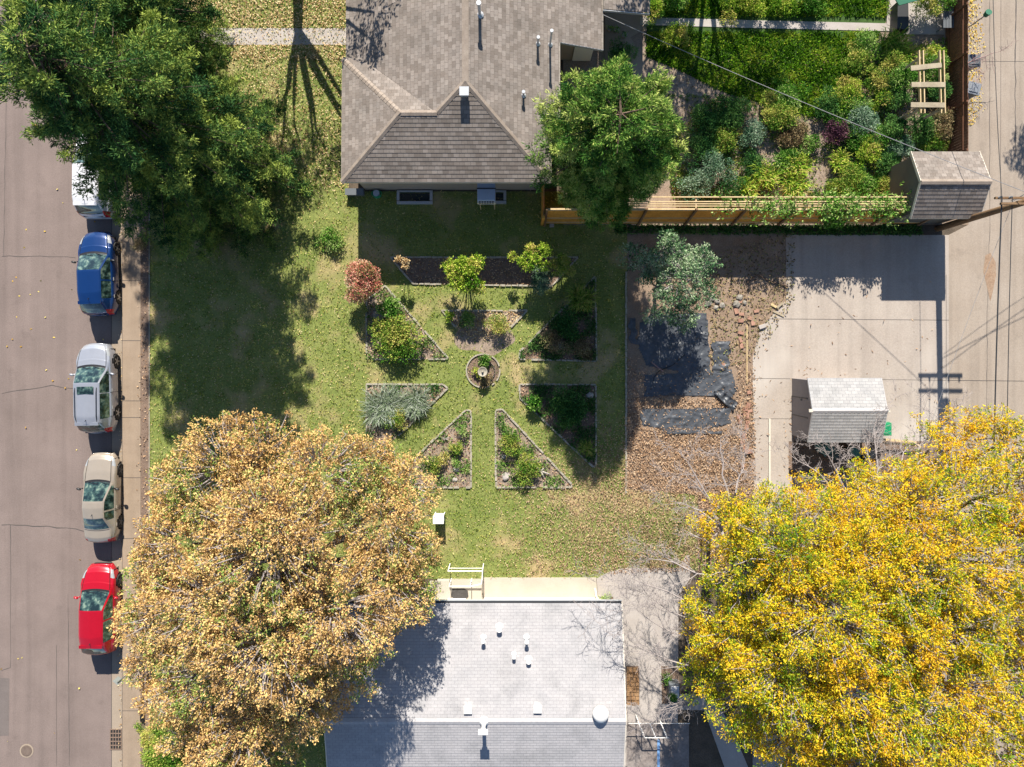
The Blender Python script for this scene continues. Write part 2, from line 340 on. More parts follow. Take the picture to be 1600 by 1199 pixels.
# joints, cracks, patches
def ribbon(b, pts, wd, z, mi=0, wob=0.0):
    P = []
    for i in range(len(pts) - 1):
        a = Vector(pts[i]); c = Vector(pts[i + 1]); n = max(1, int((c - a).length / 12)) if wob else 1
        for k in range(n): P.append(a.lerp(c, k / n))
    P.append(Vector(pts[-1]))
    if wob: P = [P[0]] + [p + Vector((random.uniform(-wob, wob), random.uniform(-wob, wob))) for p in P[1:-1]] + [P[-1]]
    L = []; Rr = []
    for i, p in enumerate(P):
        d = (P[min(i + 1, len(P) - 1)] - P[max(i - 1, 0)]).normalized(); nn = Vector((-d.y, d.x)) * wd * S / 2 * (random.uniform(0.5, 1.3) if wob else 1)
        L.append(p + nn); Rr.append(p - nn)
    vs = [tuple(W(p.x, p.y)) for p in L + Rr]; n = len(P)
    b.add([(v[0], v[1], z) for v in vs], [(i, i + 1, n + i + 1, n + i)[::-1] for i in range(n - 1)], mi)
b = MB()
for y in (-30, 64, 158, 252, 345, 439, 533, 627, 653, 747, 842, 937, 1031, 1111, 1205): ribbon(b, [(191, y), (220, y)], 0.025, 0.025)
ribbon(b, [(191.4, -300), (191.4, 1400)], 0.02, 0.025)
b.build('sidewalk_joints', crackm)['kind'] = 'structure'
b = MB()
ribbon(b, [(0, 616), (40, 610), (80, 604), (115, 608)], 0.03, -0.114, wob=1.5)
ribbon(b, [(0, 822), (60, 824), (115, 828), (150, 836)], 0.04, -0.114, wob=1.5)
ribbon(b, [(0, 401), (60, 400), (116, 403)], 0.025, -0.114, wob=1.0)
ribbon(b, [(14, 822), (14, 1045), (0, 1050)], 0.025, -0.114, wob=0.5)
ribbon(b, [(104, 930), (106, 1199)], 0.022, -0.114, wob=0.3)
ribbon(b, [(86, 1010), (86, 1199)], 0.02, -0.114, wob=0.3)
ribbon(b, [(6, -50), (7, 165), (3, 400)], 0.022, -0.114, wob=0.5)
ribbon(b, [(172.5, -300), (172.5, 1400)], 0.03, -0.095, wob=0.0)
b.build('road_cracks', crackm)['kind'] = 'structure'
sheet('road_patch', [(-40, 1060), (12, 1062), (11, 1152), (-40, 1154)], -0.115, patchm)
b = MB()
ribbon(b, [(1203, 499), (1482, 501)], 0.025, 0.026); ribbon(b, [(1478, 430), (1478, 900)], 0.02, 0.026); ribbon(b, [(1176, 592), (1600, 596)], 0.02, 0.026)
ribbon(b, [(1176, 655), (1240, 655)], 0.02, 0.026)
b.build('driveway_joints', crackm)['kind'] = 'structure'
b = MB()
ribbon(b, [(1546, -300), (1546, 360), (1542, 500), (1541, 1300)], 0.025, 0.020, wob=0.6); ribbon(b, [(1564, -300), (1563, 380)], 0.02, 0.020); ribbon(b, [(1587, -300), (1586, 250)], 0.05, 0.020, wob=1)
ribbon(b, [(1535, 97), (1700, 97)], 0.02, 0.020)
b.build('alley_joints', crackm)['kind'] = 'structure'
b = MB()
st = [(1539, 400), (1547, 396), (1555, 410), (1556, 430), (1551, 455), (1547, 472), (1542, 450), (1536, 425)]
sheet('alley_stain', st, 0.0215, mottled('dirt stain', (0.30, 0.19, 0.12), (0.36, 0.26, 0.18), 3, 12, 0.9, 0.3))
sheet('mulch_strip', [(220, -700), (234, -700), (234, 1300), (220, 1300)], 0.004, mulch)
slab('yard_edge', [(233.2, -600), (234.6, -600), (234.6, 1300), (233.2, 1300)], 0.0, 0.05, stone)

# ------------------------------------------------------------------ shingled roof planes
def clip(poly, axis, val, keep_gt):
    out = []
    for i in range(len(poly)):
        a = poly[i]; c = poly[(i + 1) % len(poly)]
        ia = (a[axis] >= val) if keep_gt else (a[axis] <= val); ic = (c[axis] >= val) if keep_gt else (c[axis] <= val)
        if ia: out.append(a)
        if ia != ic:
            t = (val - a[axis]) / (c[axis] - a[axis]); out.append((a[0] + t * (c[0] - a[0]), a[1] + t * (c[1] - a[1])))
    r = []
    for q in out:
        if not r or abs(q[0] - r[-1][0]) + abs(q[1] - r[-1][1]) > 1e-5: r.append(q)
    if len(r) > 1 and abs(r[0][0] - r[-1][0]) + abs(r[0][1] - r[-1][1]) < 1e-5: r.pop()
    return r
def roof_plane(name, pts, mat, parent, course=0.19, step=0.011, name_label=None):
    """pts: 3D polygon, pts[0]->pts[1] is the eave"""
    pts = [Vector(p) for p in pts]; o = pts[0]; u = (pts[1] - o).normalized()
    n = Vector((0, 0, 0))
    for i in range(len(pts)):
        a = pts[i]; c = pts[(i + 1) % len(pts)]; n += a.cross(c)
    n.normalize()
    if n.z < 0: n = -n
    v = n.cross(u)
    if v.z < 0: v = -v
    q = [((p - o).dot(u), (p - o).dot(v)) for p in pts]
    vmin = min(a[1] for a in q); vmax = max(a[1] for a in q)
    b = MB(); uvs = []
    k = math.floor(vmin / course)
    while k * course < vmax:
        v0, v1 = k * course, (k + 1) * course
        s = clip(clip(q, 1, v0, True), 1, v1, False); k += 1
        if len(s) < 3: continue
        off = lambda a: 0.004 + step * (1 - (a[1] - v0) / course)
        P = [o + u * a[0] + v * a[1] + n * off(a) for a in s]
        A = sum(s[i][0] * s[(i + 1) % len(s)][1] - s[(i + 1) % len(s)][0] * s[i][1] for i in range(len(s)))
        idx = list(range(len(s)))
        nn = u.cross(v)
        if (A < 0) == (nn.dot(n) > 0): idx = idx[::-1]
        b.add(P, [tuple(idx)]); uvs += [s[i] for i in idx]
        low = [a for a in s if abs(a[1] - v0) < 1e-4]
        if len(low) >= 2:
            x0 = min(a[0] for a in low); x1 = max(a[0] for a in low)
            if x1 - x0 > 0.02:
                A0 = o + u * x0 + v * v0; A1 = o + u * x1 + v * v0
                b.add([A0, A1, A1 + n * (0.004 + step), A0 + n * (0.004 + step)], [(0, 1, 2, 3)]); uvs += [(x0, v0 + 0.01), (x1, v0 + 0.01), (x1, v0 + 0.02), (x0, v0 + 0.02)]
    ob = b.build(name, mat, parent)
    uvl = ob.data.uv_layers.new(name='UVMap'); uvl.data.foreach_set('uv', [c for a in uvs for c in a])
    return ob
def cap_line(b, a, c, wd=0.26, th=0.03, seg=0.22):
    """overlapping ridge or hip cap shingles"""
    a = Vector(a); c = Vector(c); d = c - a; n = max(1, int(d.length / seg)); d.normalize(); s = d.cross(Vector((0, 0, 1))).normalized()
    for i in range(n):
        t0 = a + d * (i * (c - a).length / n); t1 = a + d * ((i + 1.12) * (c - a).length / n)
        z0 = Vector((0, 0, th + 0.015)); z1 = Vector((0, 0, th)); dr = Vector((0, 0, -0.05))
        b.add([t0 - s * wd / 2 + z1 + dr, t0 + z1, t0 + s * wd / 2 + z1 + dr, t1 - s * wd / 2 + z0 + dr, t1 + z0, t1 + s * wd / 2 + z0 + dr], [(0, 1, 4, 3)[::-1], (1, 2, 5, 4)[::-1]])
def fascia(b, a, c, ht=0.16, th=0.03, dz=0.0):
    b.beam(Vector(a) - Vector((0, 0, ht / 2 - dz)), Vector(c) - Vector((0, 0, ht / 2 - dz)), th, ht)

def wall_run(b, pts, z0, z1, th=0.15):
    for i in range(len(pts)):
        a = Vector((*pts[i], 0)); c = Vector((*pts[(i + 1) % len(pts)], 0))
        b.beam(a + Vector((0, 0, (z0 + z1) / 2)), c + Vector((0, 0, (z0 + z1) / 2)), th, z1 - z0)
def window(parent, c, wd, ht, rz, frame=trimw):
    """framed window on a wall; c = centre on the wall face, rz = facing direction"""
    M = Matrix.Rotation(rz, 4, 'Z'); C = Vector(c)
    f = MB()
    for dx, dz, sx, sz in ((0, ht / 2, wd + 0.1, 0.08), (0, -ht / 2, wd + 0.1, 0.08), (-wd / 2, 0, 0.07, ht - 0.08), (wd / 2, 0, 0.07, ht - 0.08), (0, 0, 0.04, ht - 0.08)):
        f.box(C + M @ Vector((dx, -0.03, dz)), (sx, 0.07, sz), M=M)
    fo = f.build('window', frame, parent)
    MB().box(C + M @ Vector((0, -0.015, 0)), (wd - 0.05, 0.03, ht - 0.06), M=M).build('pane', glassd, fo)

# ---- house at the top
NE = 24.0
house = thing('house', 'large house with brown grey shingled hip roof at the top edge', 'house', (0, 0, 0))
zE = 3.3; SWc = W(533.5, 285.5, zE); ys = SWc.y; xw = SWc.x; xe = W(861, 285, zE).x
A = W(727, 128, 4.8); ms = (A.z - zE) / (A.y - ys)
def zs(y): return zE + ms * (y - ys)
yr = 10.80
for _ in range(20): yr = (NY - 177) / S * (CAM_H - zs(yr)) / CAM_H
zr = zs(yr); xr1 = (682 - 800) / S * (CAM_H - zr) / CAM_H; xr0 = (625 - 800) / S * (CAM_H - zr) / CAM_H
mw = (4.8 - zr) / (A.x - xr1)                       # main west plane slope
def zw(x): return 4.8 + mw * (x - A.x)
xmw = (541 - 800) / S * 0.92
mn = 0.41; yne = W(545, 90, 3.28).y; zne = zr - mn * (yne - yr); xv = A.x - (4.8 - zne) / mw
roof_plane('roof', [(xw, ys, zE), (xe, ys, zE), A, (xr1, yr, zr), (xr0, yr, zr)], roofb, house)
roof_plane('roof', [(xw, ys, zE), (xw, yne, zne), (xr0, yr, zr)], roofb, house)
roof_plane('roof', [(xw, yne, zne), (xv, yne, zne), (xr1, yr, zr), (xr0, yr, zr)], roofb, house)
roof_plane('roof', [(xmw, NE, zw(xmw)), (xmw, yne + 0.02, zw(xmw)), (xv, yne + 0.02, zw(xv)), (xr1, yr, zr), A, (A.x, NE, 4.8)], roofb, house)
me_ = (4.8 - zE) / (xe - A.x)
def ze(x): return 4.8 - me_ * (x - A.x)
x1, x2, yj, ya = xe, xe + 0.42, 10.6, 14.62; x3 = 4.42
roof_plane('roof', [(x1, ys, ze(x1)), (x1, yj, ze(x1)), (x2, yj, ze(x2)), (x2, ya, ze(x2)), (x3, ya, ze(x3)), (x3, NE, ze(x3)), (A.x, NE, 4.8), A], roofb, house)
roof_plane('roof', [(6.75, 16.55, 2.05), (6.75, NE, 2.05), (x3 + 0.02, NE, 2.45), (x3 + 0.02, 16.55, 2.45)], roofb, house)
b = MB()
cap_line(b, (xw, ys, zE), (xr0, yr, zr)); cap_line(b, (xr0, yr, zr), (xr1, yr, zr)); cap_line(b, (xr1, yr, zr), A); cap_line(b, (xe, ys, zE), A); cap_line(b, (xw, yne, zne), (xr0, yr, zr)); cap_line(b, A, (A.x, NE, 4.8), wd=0.3)
b.build('ridge_cap', mottled('cap shingles', (0.25, 0.20, 0.16), (0.36, 0.30, 0.25), 3, 30, 0.9, 0.25), house)
b = MB()
for p, q in (((xw, ys, zE), (xe, ys, zE)), ((xw, ys, zE), (xw, yne, zne)), ((xw, yne, zne), (xv, yne, zne)), ((xmw, yne, zw(xmw)), (xmw, NE, zw(xmw))), ((x1, ys, ze(x1)), (x1, yj, ze(x1))), ((x2, yj, ze(x2)), (x2, ya, ze(x2))), ((x3, ya, ze(x3)), (x3, NE, ze(x3)))):
    fascia(b, p, q)
b.build('gutter_board', trimw, house)
b = MB(); fascia(b, (x2, ya, ze(x2)), (x3, ya, ze(x3))); fascia(b, (x3, 16.5, 2.45), (6.75, 16.5, 2.05)); fascia(b, (6.75, 16.5, 2.05), (6.75, NE, 2.05))
b.build('rake_board', metalw, house)
wb = MB(); i_ = 0.42
fp = [(xw + i_, ys + i_), (xe - i_, ys + i_), (xe - i_, yj + 0.3), (x2 - i_, yj + 0.3), (x2 - i_, ya + 0.5), (x3 - i_, ya + 0.5), (x3 - i_, NE - 0.3), (xmw + i_, NE - 0.3), (xmw + i_, yne - i_), (xw + i_, yne - i_)]
wb.prism(fp, 0, 2.02)
wb.prism([(xw + i_, ys + i_), (xe - i_, ys + i_), (xe - i_, yj + 0.3), (x2 - i_, yj + 0.3), (x2 - i_, NE - 0.3), (xmw + 1.2, NE - 0.3), (xmw + 1.2, yne - i_), (xw + i_, yne - i_)], 2.02, 3.05)
wb.build('wall', tan, house)
window(house, (-4.9, ys + i_, 2.35), 1.2, 0.9, 0); window(house, (-1.2, ys + i_, 2.35), 0.9, 0.9, 0); window(house, (xw + i_, ys + 2.0, 1.9), 1.4, 1.1, -math.pi / 2); window(house, (xw + i_, ys + 4.2, 1.9), 1.2, 1.1, -math.pi / 2)
MB().box((3.6, ya + 0.47, 1.02), (0.95, 0.06, 2.0)).build('door', white, house)
# window wells
def well(cx, wd, dp):
    f = MB(); yb = ys + i_ - 0.08
    f.box((cx, yb - dp, 0.09), (wd, 0.14, 0.18)); f.box((cx - wd / 2 + 0.07, yb - dp / 2 + 0.02, 0.09), (0.14, dp - 0.18, 0.18)); f.box((cx + wd / 2 - 0.07, yb - dp / 2 + 0.02, 0.09), (0.14, dp - 0.18, 0.18)); f.box((cx, yb - 0.02, 0.07), (wd, 0.08, 0.14))
    o = f.build('window_well', metalw, house); MB().box((cx, yb - dp / 2, 0.04), (wd - 0.29, dp - 0.24, 0.05)).build('pane', glassd, o)
well(-5.05, 1.85, 0.62); well(-0.95, 1.3, 0.60)
# roof vents of the top house
def zroof(x, y):
    if y < A.y and (x > xr1): return min(zs(y), zw(x) if x < A.x else ze(x))
    return zw(x) if x < A.x else ze(x)
b = MB(); p = W(725, 142, 5.0); b.box((p.x, p.y, 4.78), (0.34, 0.34, 0.22)); b.box((p.x, p.y, 4.92), (0.42, 0.40, 0.05)); b.build('roof_vent', metalw, house)
for px, py, r_, h_ in ((748, 6, 0.07, 1.0), (862, 50, 0.05, 1.35), (841, 60, 0.05, 0.6), (818, 145, 0.05, 0.4)):
    zz = ze(W(px, py, 4.2).x); p = W(px, py, zz + h_)
    b = MB(); zb = ze(p.x); b.tube([(p.x, p.y, zb - 0.05), (p.x, p.y, zb + h_)], r_, 10); b.tube([(p.x, p.y, zb + h_ + 0.001), (p.x, p.y, zb + h_ + 0.1)], r_ * 1.6, 10); b.tube([(p.x, p.y, zb), (p.x, p.y, zb + 0.09)], [r_ * 2.6, r_ * 1.1], 10); b.build('roof_pipe', metalw, house)
tag(MB().box((W(555, 303, 0.2).x, W(0, 301, 0.3).y, 0.2), (0.9, 0.3, 0.36)).box((W(555, 303, 0.2).x, W(0, 301, 0.3).y, 0.4), (0.95, 0.34, 0.03)).build('storage_box', binp), 'low grey storage box at the left corner of the brown roofed house', 'box')
# evaporative cooler
ck = thing('window_cooler', 'pale blue grey cooler box hung outside the house window above the lawn', 'cooler', (0, 0, 0))
cx = W(760, 310, 2.0).x; cy = ys + i_ - 0.58
MB().box((cx, cy, 1.72), (0.88, 0.92, 0.95)).build('housing', blueg, ck, bevel=0.03)
MB().box((cx, cy + 0.12, 2.215), (0.92, 0.05, 0.03)).build('cover_strap', darkm, ck)
g = MB(); g.box((cx, cy - 0.50, 1.9), (0.9, 0.09, 0.34)); go = g.build('front_panel', trimw, ck)
g = MB()
for k in range(6): g.box((cx - 0.32 + 0.128 * k, cy - 0.55, 2.0), (0.085, 0.02, 0.12)); g.box((cx - 0.32 + 0.128 * k, cy - 0.50, 2.073), (0.085, 0.06, 0.008))
g.build('louvre', darkm, go)
for sx in (-0.36, 0.36): MB().beam((cx + sx, cy - 0.35, 1.2), (cx + sx, cy - 0.44, 0.0), 0.05, 0.05).build('leg', cedarp, ck)
hb = thing('hose_reel', 'small blue hose reel against the shaded house wall', 'hose reel', (0, 0, 0)); p = W(590, 305)
c_ = MB()
for k in range(5): c_.tube([(p.x + math.cos(a) * (0.2 + 0.015 * k), p.y + math.sin(a) * (0.2 - 0.01 * k), 0.08 + 0.05 * k) for a in np.linspace(0, 6.0, 16)], 0.022, 6)
c_.build('hose', greenp, hb); MB().lathe((p.x, p.y, 0.0), [(0.12, 0), (0.12, 0.34), (0.17, 0.35), (0.17, 0.38)], 14).build('drum', blueg, hb)

# ---- house at the bottom
h2 = thing('house', 'white shingled gable roof house at the bottom edge with white vents', 'house', (0, 0, 0))
ze2, zr2 = 2.5, 3.65
xl = (521 - 800) / S * 0.93; xR = W(971, 943, ze2).x; yN = W(0, 943, ze2).y; yR = W(0, 1128, zr2).y; yS = yR - (yN - yR)
xl = W(507, 1128, zr2).x
roof_plane('roof', [(xl, yN, ze2), (xR, yN, ze2), (xR, yR, zr2), (xl, yR, zr2)], roofw, h2, 0.145, 0.006)
roof_plane('roof', [(xl, yS, ze2), (xR, yS, ze2), (xR, yR, zr2), (xl, yR, zr2)], roofw, h2, 0.145, 0.012)
b = MB(); cap_line(b, (xl, yR, zr2), (xR, yR, zr2), 0.3); b.build('ridge_cap', mottled('pale cap shingles', (0.40, 0.39, 0.40), (0.47, 0.46, 0.47), 3, 30, 0.9, 0.15), h2)
for yy_, sg_ in ((yN, 1), (yS, -1)):
    go = MB().box(((xl + xR) / 2, yy_ + sg_ * 0.05, ze2 - 0.06), (xR - xl, 0.11, 0.12)).build('roof_gutter', darkm, h2)
    MB().box(((xl + xR) / 2, yy_ + sg_ * 0.12, ze2 - 0.06), (xR - xl + 0.05, 0.03, 0.14)).build('gutter_lip', metalw, go)
for x_ in (xl - 0.03, xR + 0.03):
    b = MB(); fascia(b, (x_, yN, ze2), (x_, yR, zr2), 0.2, 0.05); fascia(b, (x_, yS, ze2), (x_, yR, zr2), 0.2, 0.05); b.build('rake_board', whites, h2)
wx0, wx1, wy0, wy1 = xl + 0.4, xR - 0.35, yS + 0.7, W(0, 934).y
b = MB(); b.prism([(wx0, wy0), (wx1, wy0), (wx1, wy1), (wx0, wy1)], 0, 2.4)
for x_ in (wx0, wx1): b.add([(x_ - 0.06, wy0, 2.4), (x_ - 0.06, wy1, 2.4), (x_ - 0.06, yR, zr2 - 0.15), (x_ + 0.06, wy0, 2.4), (x_ + 0.06, wy1, 2.4), (x_ + 0.06, yR, zr2 - 0.15)], [(0, 1, 2), (5, 4, 3), (0, 3, 4, 1), (1, 4, 5, 2), (2, 5, 3, 0)])
b.build('wall', whites, h2)
MB().box((W(715, 0).x, wy1 + 0.03, 1.15), (0.95, 0.06, 2.05)).build('door', white, h2)
window(h2, (1.0, wy1, 1.5), 1.4, 1.0, math.pi); window(h2, (3.4, wy1, 1.5), 1.0, 1.0, math.pi); window(h2, (wx1, yR + 1.5, 1.4), 1.2, 1.0, math.pi / 2)
b = MB(); p = W(931, 925); b.tube([(p.x + 0.1, yN + 0.05, 2.4), (p.x, wy1 + 0.12, 2.0), (p.x, wy1 + 0.12, 0.15), (p.x - 0.05, wy1 + 0.5, 0.1)], 0.045, 8); b.build('downspout', white, h2)
def zn2(y): return ze2 + (zr2 - ze2) * (yN - y) / (yN - yR) if y > yR else ze2 + (zr2 - ze2) * (y - yS) / (yR - yS)
def onroof2(px, py, h_):
    y = W(0, py, 3.3).y
    for _ in range(6): y = W(0, py, zn2(y) + h_).y
    return W(px, py, zn2(y) + h_).x, y, zn2(y)
for px, py, r_, h_ in ((780, 985, 0.075, 0.32), (755, 1003, 0.06, 0.42), (823, 1004, 0.06, 0.5), (803, 1028, 0.05, 0.3), (826, 1035, 0.07, 0.25)):
    x, y, z = onroof2(px, py, h_); b = MB(); b.tube([(x, y, z - 0.05), (x, y, z + h_)], r_, 12); b.tube([(x, y, z + h_ - 0.07), (x, y, z + h_ + 0.03)], [r_ * 1.7, r_ * 1.7], 12); b.tube([(x, y, z - 0.01), (x, y, z + 0.12)], [r_ * 2.8, r_ * 1.1], 12); b.build('roof_pipe', white, h2)
for px, py in ((731, 1110), (840, 1109)):
    x, y, z = onroof2(px, py, 0.15); b = MB(); b.box((x, y, z + 0.06), (0.30, 0.32, 0.18)); b.box((x, y + 0.01, z + 0.17), (0.38, 0.38, 0.04)); b.build('roof_vent', white, h2, bevel=0.015)
x, y, z = onroof2(756, 1130, 0.1); b = MB(); b.tube([(x, y, z - 0.1), (x, y, z + 0.75)], 0.09, 14); b.tube([(x, y, z - 0.02), (x, y, z + 0.2)], [0.24, 0.10], 14); b.tube([(x, y, z + 0.75), (x, y, z + 0.80)], 0.14, 14); b.box((x, y, z + 0.9), (0.44, 0.16, 0.16)); b.build('flue_pipe', white, h2, smooth=False)
x, y, z = onroof2(939, 1118, 0.3); b = MB(); b.lathe((x, y, z - 0.1), [(0.30, 0), (0.30, 0.2), (0.36, 0.22), (0.38, 0.32), (0.36, 0.42), (0.28, 0.5), (0.15, 0.54), (0.03, 0.55)], 28); b.build('attic_fan', white, h2, smooth=True)

# stoop with rails
stp = thing('stoop', 'concrete stoop with white railing and door mat at the white house', 'porch')
slab('platform', [(684, 905), (753, 905), (753, 936), (684, 936)], 0.0, 0.30, whitec, None, stp)
slab('step', [(672, 908), (683.8, 908), (683.8, 936), (672, 936)], 0.0, 0.15, whitec, None, stp)
pts = [W(700, 893, 1.2), W(754, 893, 1.2), W(752.5, 913, 1.2), W(735, 917, 1.2), W(702, 917, 1.2)]
b = MB()
for i in range(4): b.beam(pts[i] + Vector((0, 0, 0)), pts[i + 1], 0.05, 0.05)
b.beam(pts[0] - Vector((0, 0, 0.45)), pts[1] - Vector((0, 0, 0.45)), 0.03, 0.03)
b.build('handrail', white, stp)
for p in pts: MB().box((p.x, p.y, 0.6), (0.045, 0.045, 1.16)).build('post', white, stp)
mt = MB(); q = [tuple(W(x, y, 0.31))[:2] for x, y in ((707, 921), (724, 920), (731, 924), (732, 933), (728, 937), (710, 937), (705, 932), (706, 924))]
mt.prism(q, 0.303, 0.325); tag(mt.build('door_mat', matm), 'dark grey scalloped door mat lying on the stoop', 'mat')
pl = MB(); pl.prism([tuple(W(*q))[:2] for q in ((936, 934), (957, 934), (957, 944), (938, 944))], 0.03, 0.12); tag(pl.build('planter_strip', mulch), 'small soil strip with weeds at the corner of the white house', 'planter')

# ---- garage at the right
gar = thing('garage_shed', 'small brown shingled gable shed with olive wall beside the alley', 'shed')
zg, zgr = 2.75, 3.55
xg0, xg1 = W(1424, 0, zg).x, W(1527.5, 0, zg).x; xg1 = (W(1527, 0, zg).x + W(1553, 0, zgr).x) / 2
ygn, ygs, ygr = W(0, 238, zg).y, W(0, 341.5, zg).y, W(0, 284.5, zgr).y
roof_plane('roof', [(xg0, ygs, zg), (xg1, ygs, zg), (xg1, ygr, zgr), (xg0, ygr, zgr)], roofb, gar)
roof_plane('roof', [(xg0, ygn, zg), (xg1, ygn, zg), (xg1, ygr, zgr), (xg0, ygr, zgr)], roofb, gar)
b = MB(); cap_line(b, (xg0, ygr, zgr), (xg1, ygr, zgr)); b.build('ridge_cap', MATS['cap shingles'], gar)
b = MB()
for x_ in (xg0, xg1): fascia(b, (x_, ygn, zg), (x_, ygr, zgr), 0.15, 0.04); fascia(b, (x_, ygs, zg), (x_, ygr, zgr), 0.15, 0.04)
fascia(b, (xg0, ygs, zg), (xg1, ygs, zg)); fascia(b, (xg0, ygn, zg), (xg1, ygn, zg)); b.build('trim_board', trimw, gar)
b = MB(); gx0, gx1, gy0, gy1 = xg0 + 0.1, xg1 - 0.15, ygs + 0.25, ygn - 0.2
b.prism([(gx0, gy0), (gx1, gy0), (gx1, gy1), (gx0, gy1)], 0, 2.52)
for x_ in (gx0 + 0.06, gx1 - 0.06): b.add([(x_ - 0.06, gy0, 2.52), (x_ - 0.06, gy1, 2.52), (x_ - 0.06, ygr, zgr - 0.1), (x_ + 0.06, gy0, 2.52), (x_ + 0.06, gy1, 2.52), (x_ + 0.06, ygr, zgr - 0.1)], [(0, 1, 2), (5, 4, 3), (0, 3, 4, 1), (1, 4, 5, 2), (2, 5, 3, 0)])
b.build('wall', olive, gar); MB().box((gx1 + 0.02, (gy0 + gy1) / 2, 1.1), (0.05, 2.0, 2.1)).build('door', white, gar)
MB().tube([W(1423, 300, 2.2), W(1423.4, 312, 1.4)], 0.04, 6).build('wall_pipe', white, gar)

# ---- pale shed on the driveway
shd = thing('garden_shed', 'grey storage shed with pale shingle roof standing on the driveway', 'shed')
zq, zqr = 2.0, 2.55
q0 = W(1262.5, 592, zq); q1 = W(1377.5, 692, zq); xs0, xs1, ysn, yss = q0.x, q1.x, q0.y, q1.y; ysr = W(0, 642.5, zqr).y
roof_plane('roof', [(xs0, yss, zq), (xs1, yss, zq), (xs1, ysr, zqr), (xs0, ysr, zqr)], roofs, shd, 0.16, 0.012)
roof_plane('roof', [(xs0, ysn, zq), (xs1, ysn, zq), (xs1, ysr, zqr), (xs0, ysr, zqr)], roofs, shd, 0.16, 0.005)
b = MB(); cap_line(b, (xs0, ysr, zqr), (xs1, ysr, zqr), 0.22, 0.02); b.build('ridge_cap', MATS['pale cap shingles'], shd)
b = MB()
for x_ in (xs0, xs1): fascia(b, (x_, ysn, zq), (x_, ysr, zqr), 0.1, 0.03); fascia(b, (x_, yss, zq), (x_, ysr, zqr), 0.1, 0.03)
fascia(b, (xs0, yss, zq), (xs1, yss, zq), 0.1); fascia(b, (xs0, ysn, zq), (xs1, ysn, zq), 0.1); b.build('trim_board', metalw, shd)
b = MB(); sx0, sx1, sy0, sy1 = xs0 + 0.02, xs1 - 0.12, yss + 0.12, ysn - 0.08
b.prism([(sx0, sy0), (sx1, sy0), (sx1, sy1), (sx0, sy1)], 0.02, 1.96)
for x_ in (sx0 + 0.05, sx1 - 0.05): b.add([(x_ - 0.05, sy0, 1.96), (x_ - 0.05, sy1, 1.96), (x_ - 0.05, ysr, zqr - 0.06), (x_ + 0.05, sy0, 1.96), (x_ + 0.05, sy1, 1.96), (x_ + 0.05, ysr, zqr - 0.06)], [(0, 1, 2), (5, 4, 3), (0, 3, 4, 1), (1, 4, 5, 2), (2, 5, 3, 0)])
b.build('wall', greys, shd)
for yy in (ysn - 1.0, ysn - 1.95): MB().box((sx0 - 0.012, yy, 0.98), (0.025, 0.04, 1.9)).build('door_seam', darkm, shd)
MB().box((sx0 - 0.03, ysn - 1.1, 1.2), (0.04, 0.1, 0.06)).build('door_handle', darkm, shd)
MB().box((xs0 - 0.08, ysr, zqr - 0.05), (0.2, 0.14, 0.1)).build('finial', trimw, shd); MB().box((xs1 + 0.06, ysr, zqr - 0.05), (0.14, 0.12, 0.1)).build('finial', trimw, shd)

# ------------------------------------------------------------------ cedar fence with trellis
fn = thing('cedar_fence', 'long orange cedar fence with trellis rails and vines along the garden', 'fence')
FX0, FX1, FY = 851, 1432, 350.0
y0 = W(0, FY).y; xa, xb = W(FX0, 0).x, W(FX1, 0).x; z1 = 2.16
bb = MB(); x = xa; 
while x < xb: bb.box((x + 0.068, y0 + 0.13 + random.uniform(-.004, .004), z1 / 2 + 0.04), (0.1385, 0.022, z1 - 0.08 + random.uniform(-.01, .01)), M=Matrix.Rotation(R(-8), 4, 'X')); x += 0.14
bb.build('boards', cedar, fn)
for z in (0.35, 1.0, z1): MB().box(((xa + xb) / 2, y0 - 0.05 + z * 0.14, z), (xb - xa, 0.05, 0.09)).build('rail', cedarp, fn)
MB().box(((xa + xb) / 2, y0 + 0.29, z1 + 0.07), (xb - xa, 0.08, 0.03)).build('cap_rail', cedarp, fn)
n = 9
for k in range(n):
    x = xa + (xb - xa) * k / (n - 1); MB().beam((x, y0 - 0.12, 0), (x, y0 + 0.24, 2.5), 0.10, 0.10).build('post', polem, fn)
for k, (dy, z) in enumerate(((0.36, 2.26), (0.46, 2.30), (0.56, 2.34))):
    MB().box(((xa + xb) / 2 + 1.8, y0 + dy + 0.07, z), (xb - xa - 3.6, 0.05, 0.05)).build('trellis_rail', cedarp, fn)
MB().box(((xa + xb) / 2 + 1.8, y0 + 0.85, 2.36), (xb - xa - 3.6, 0.05, 0.05)).build('trellis_rail', cedarp, fn)
for k in range(3, n): 
    x = xa + (xb - xa) * k / (n - 1); MB().beam((x, y0 + 0.2, 2.28), (x, y0 + 0.9, 2.30), 0.06, 0.06).build('bracket', cedarp, fn)
g2 = thing('side_gate', 'short orange cedar gate between the house corner and the fence', 'gate')
bb = MB(); gxx = W(846, 0, 0).x; ya_ = ys + 0.3; y = y0
while y < ya_ + 0.0: bb.box((gxx, y + 0.07, 0.9), (0.03, 0.13, 1.72)); y += 0.14
bb.build('boards', cedar, g2)
for z in (0.3, 1.55): MB().box((gxx + 0.05, (y0 + ya_) / 2, z), (0.06, ya_ - y0, 0.1)).build('rail', cedarp, g2)
for yy in (y0 - 0.05, ya_): MB().box((gxx + 0.02, yy, 1.0), (0.13, 0.13, 2.0)).build('post', cedar, g2)
for k in range(3): MB().box((W(862 + k * 8, 347).x, y0 - 0.12, 0.08 + 0.0 * k), (0.22, 0.18, 0.16)).build('block', pathc, g2) if k < 1 else None

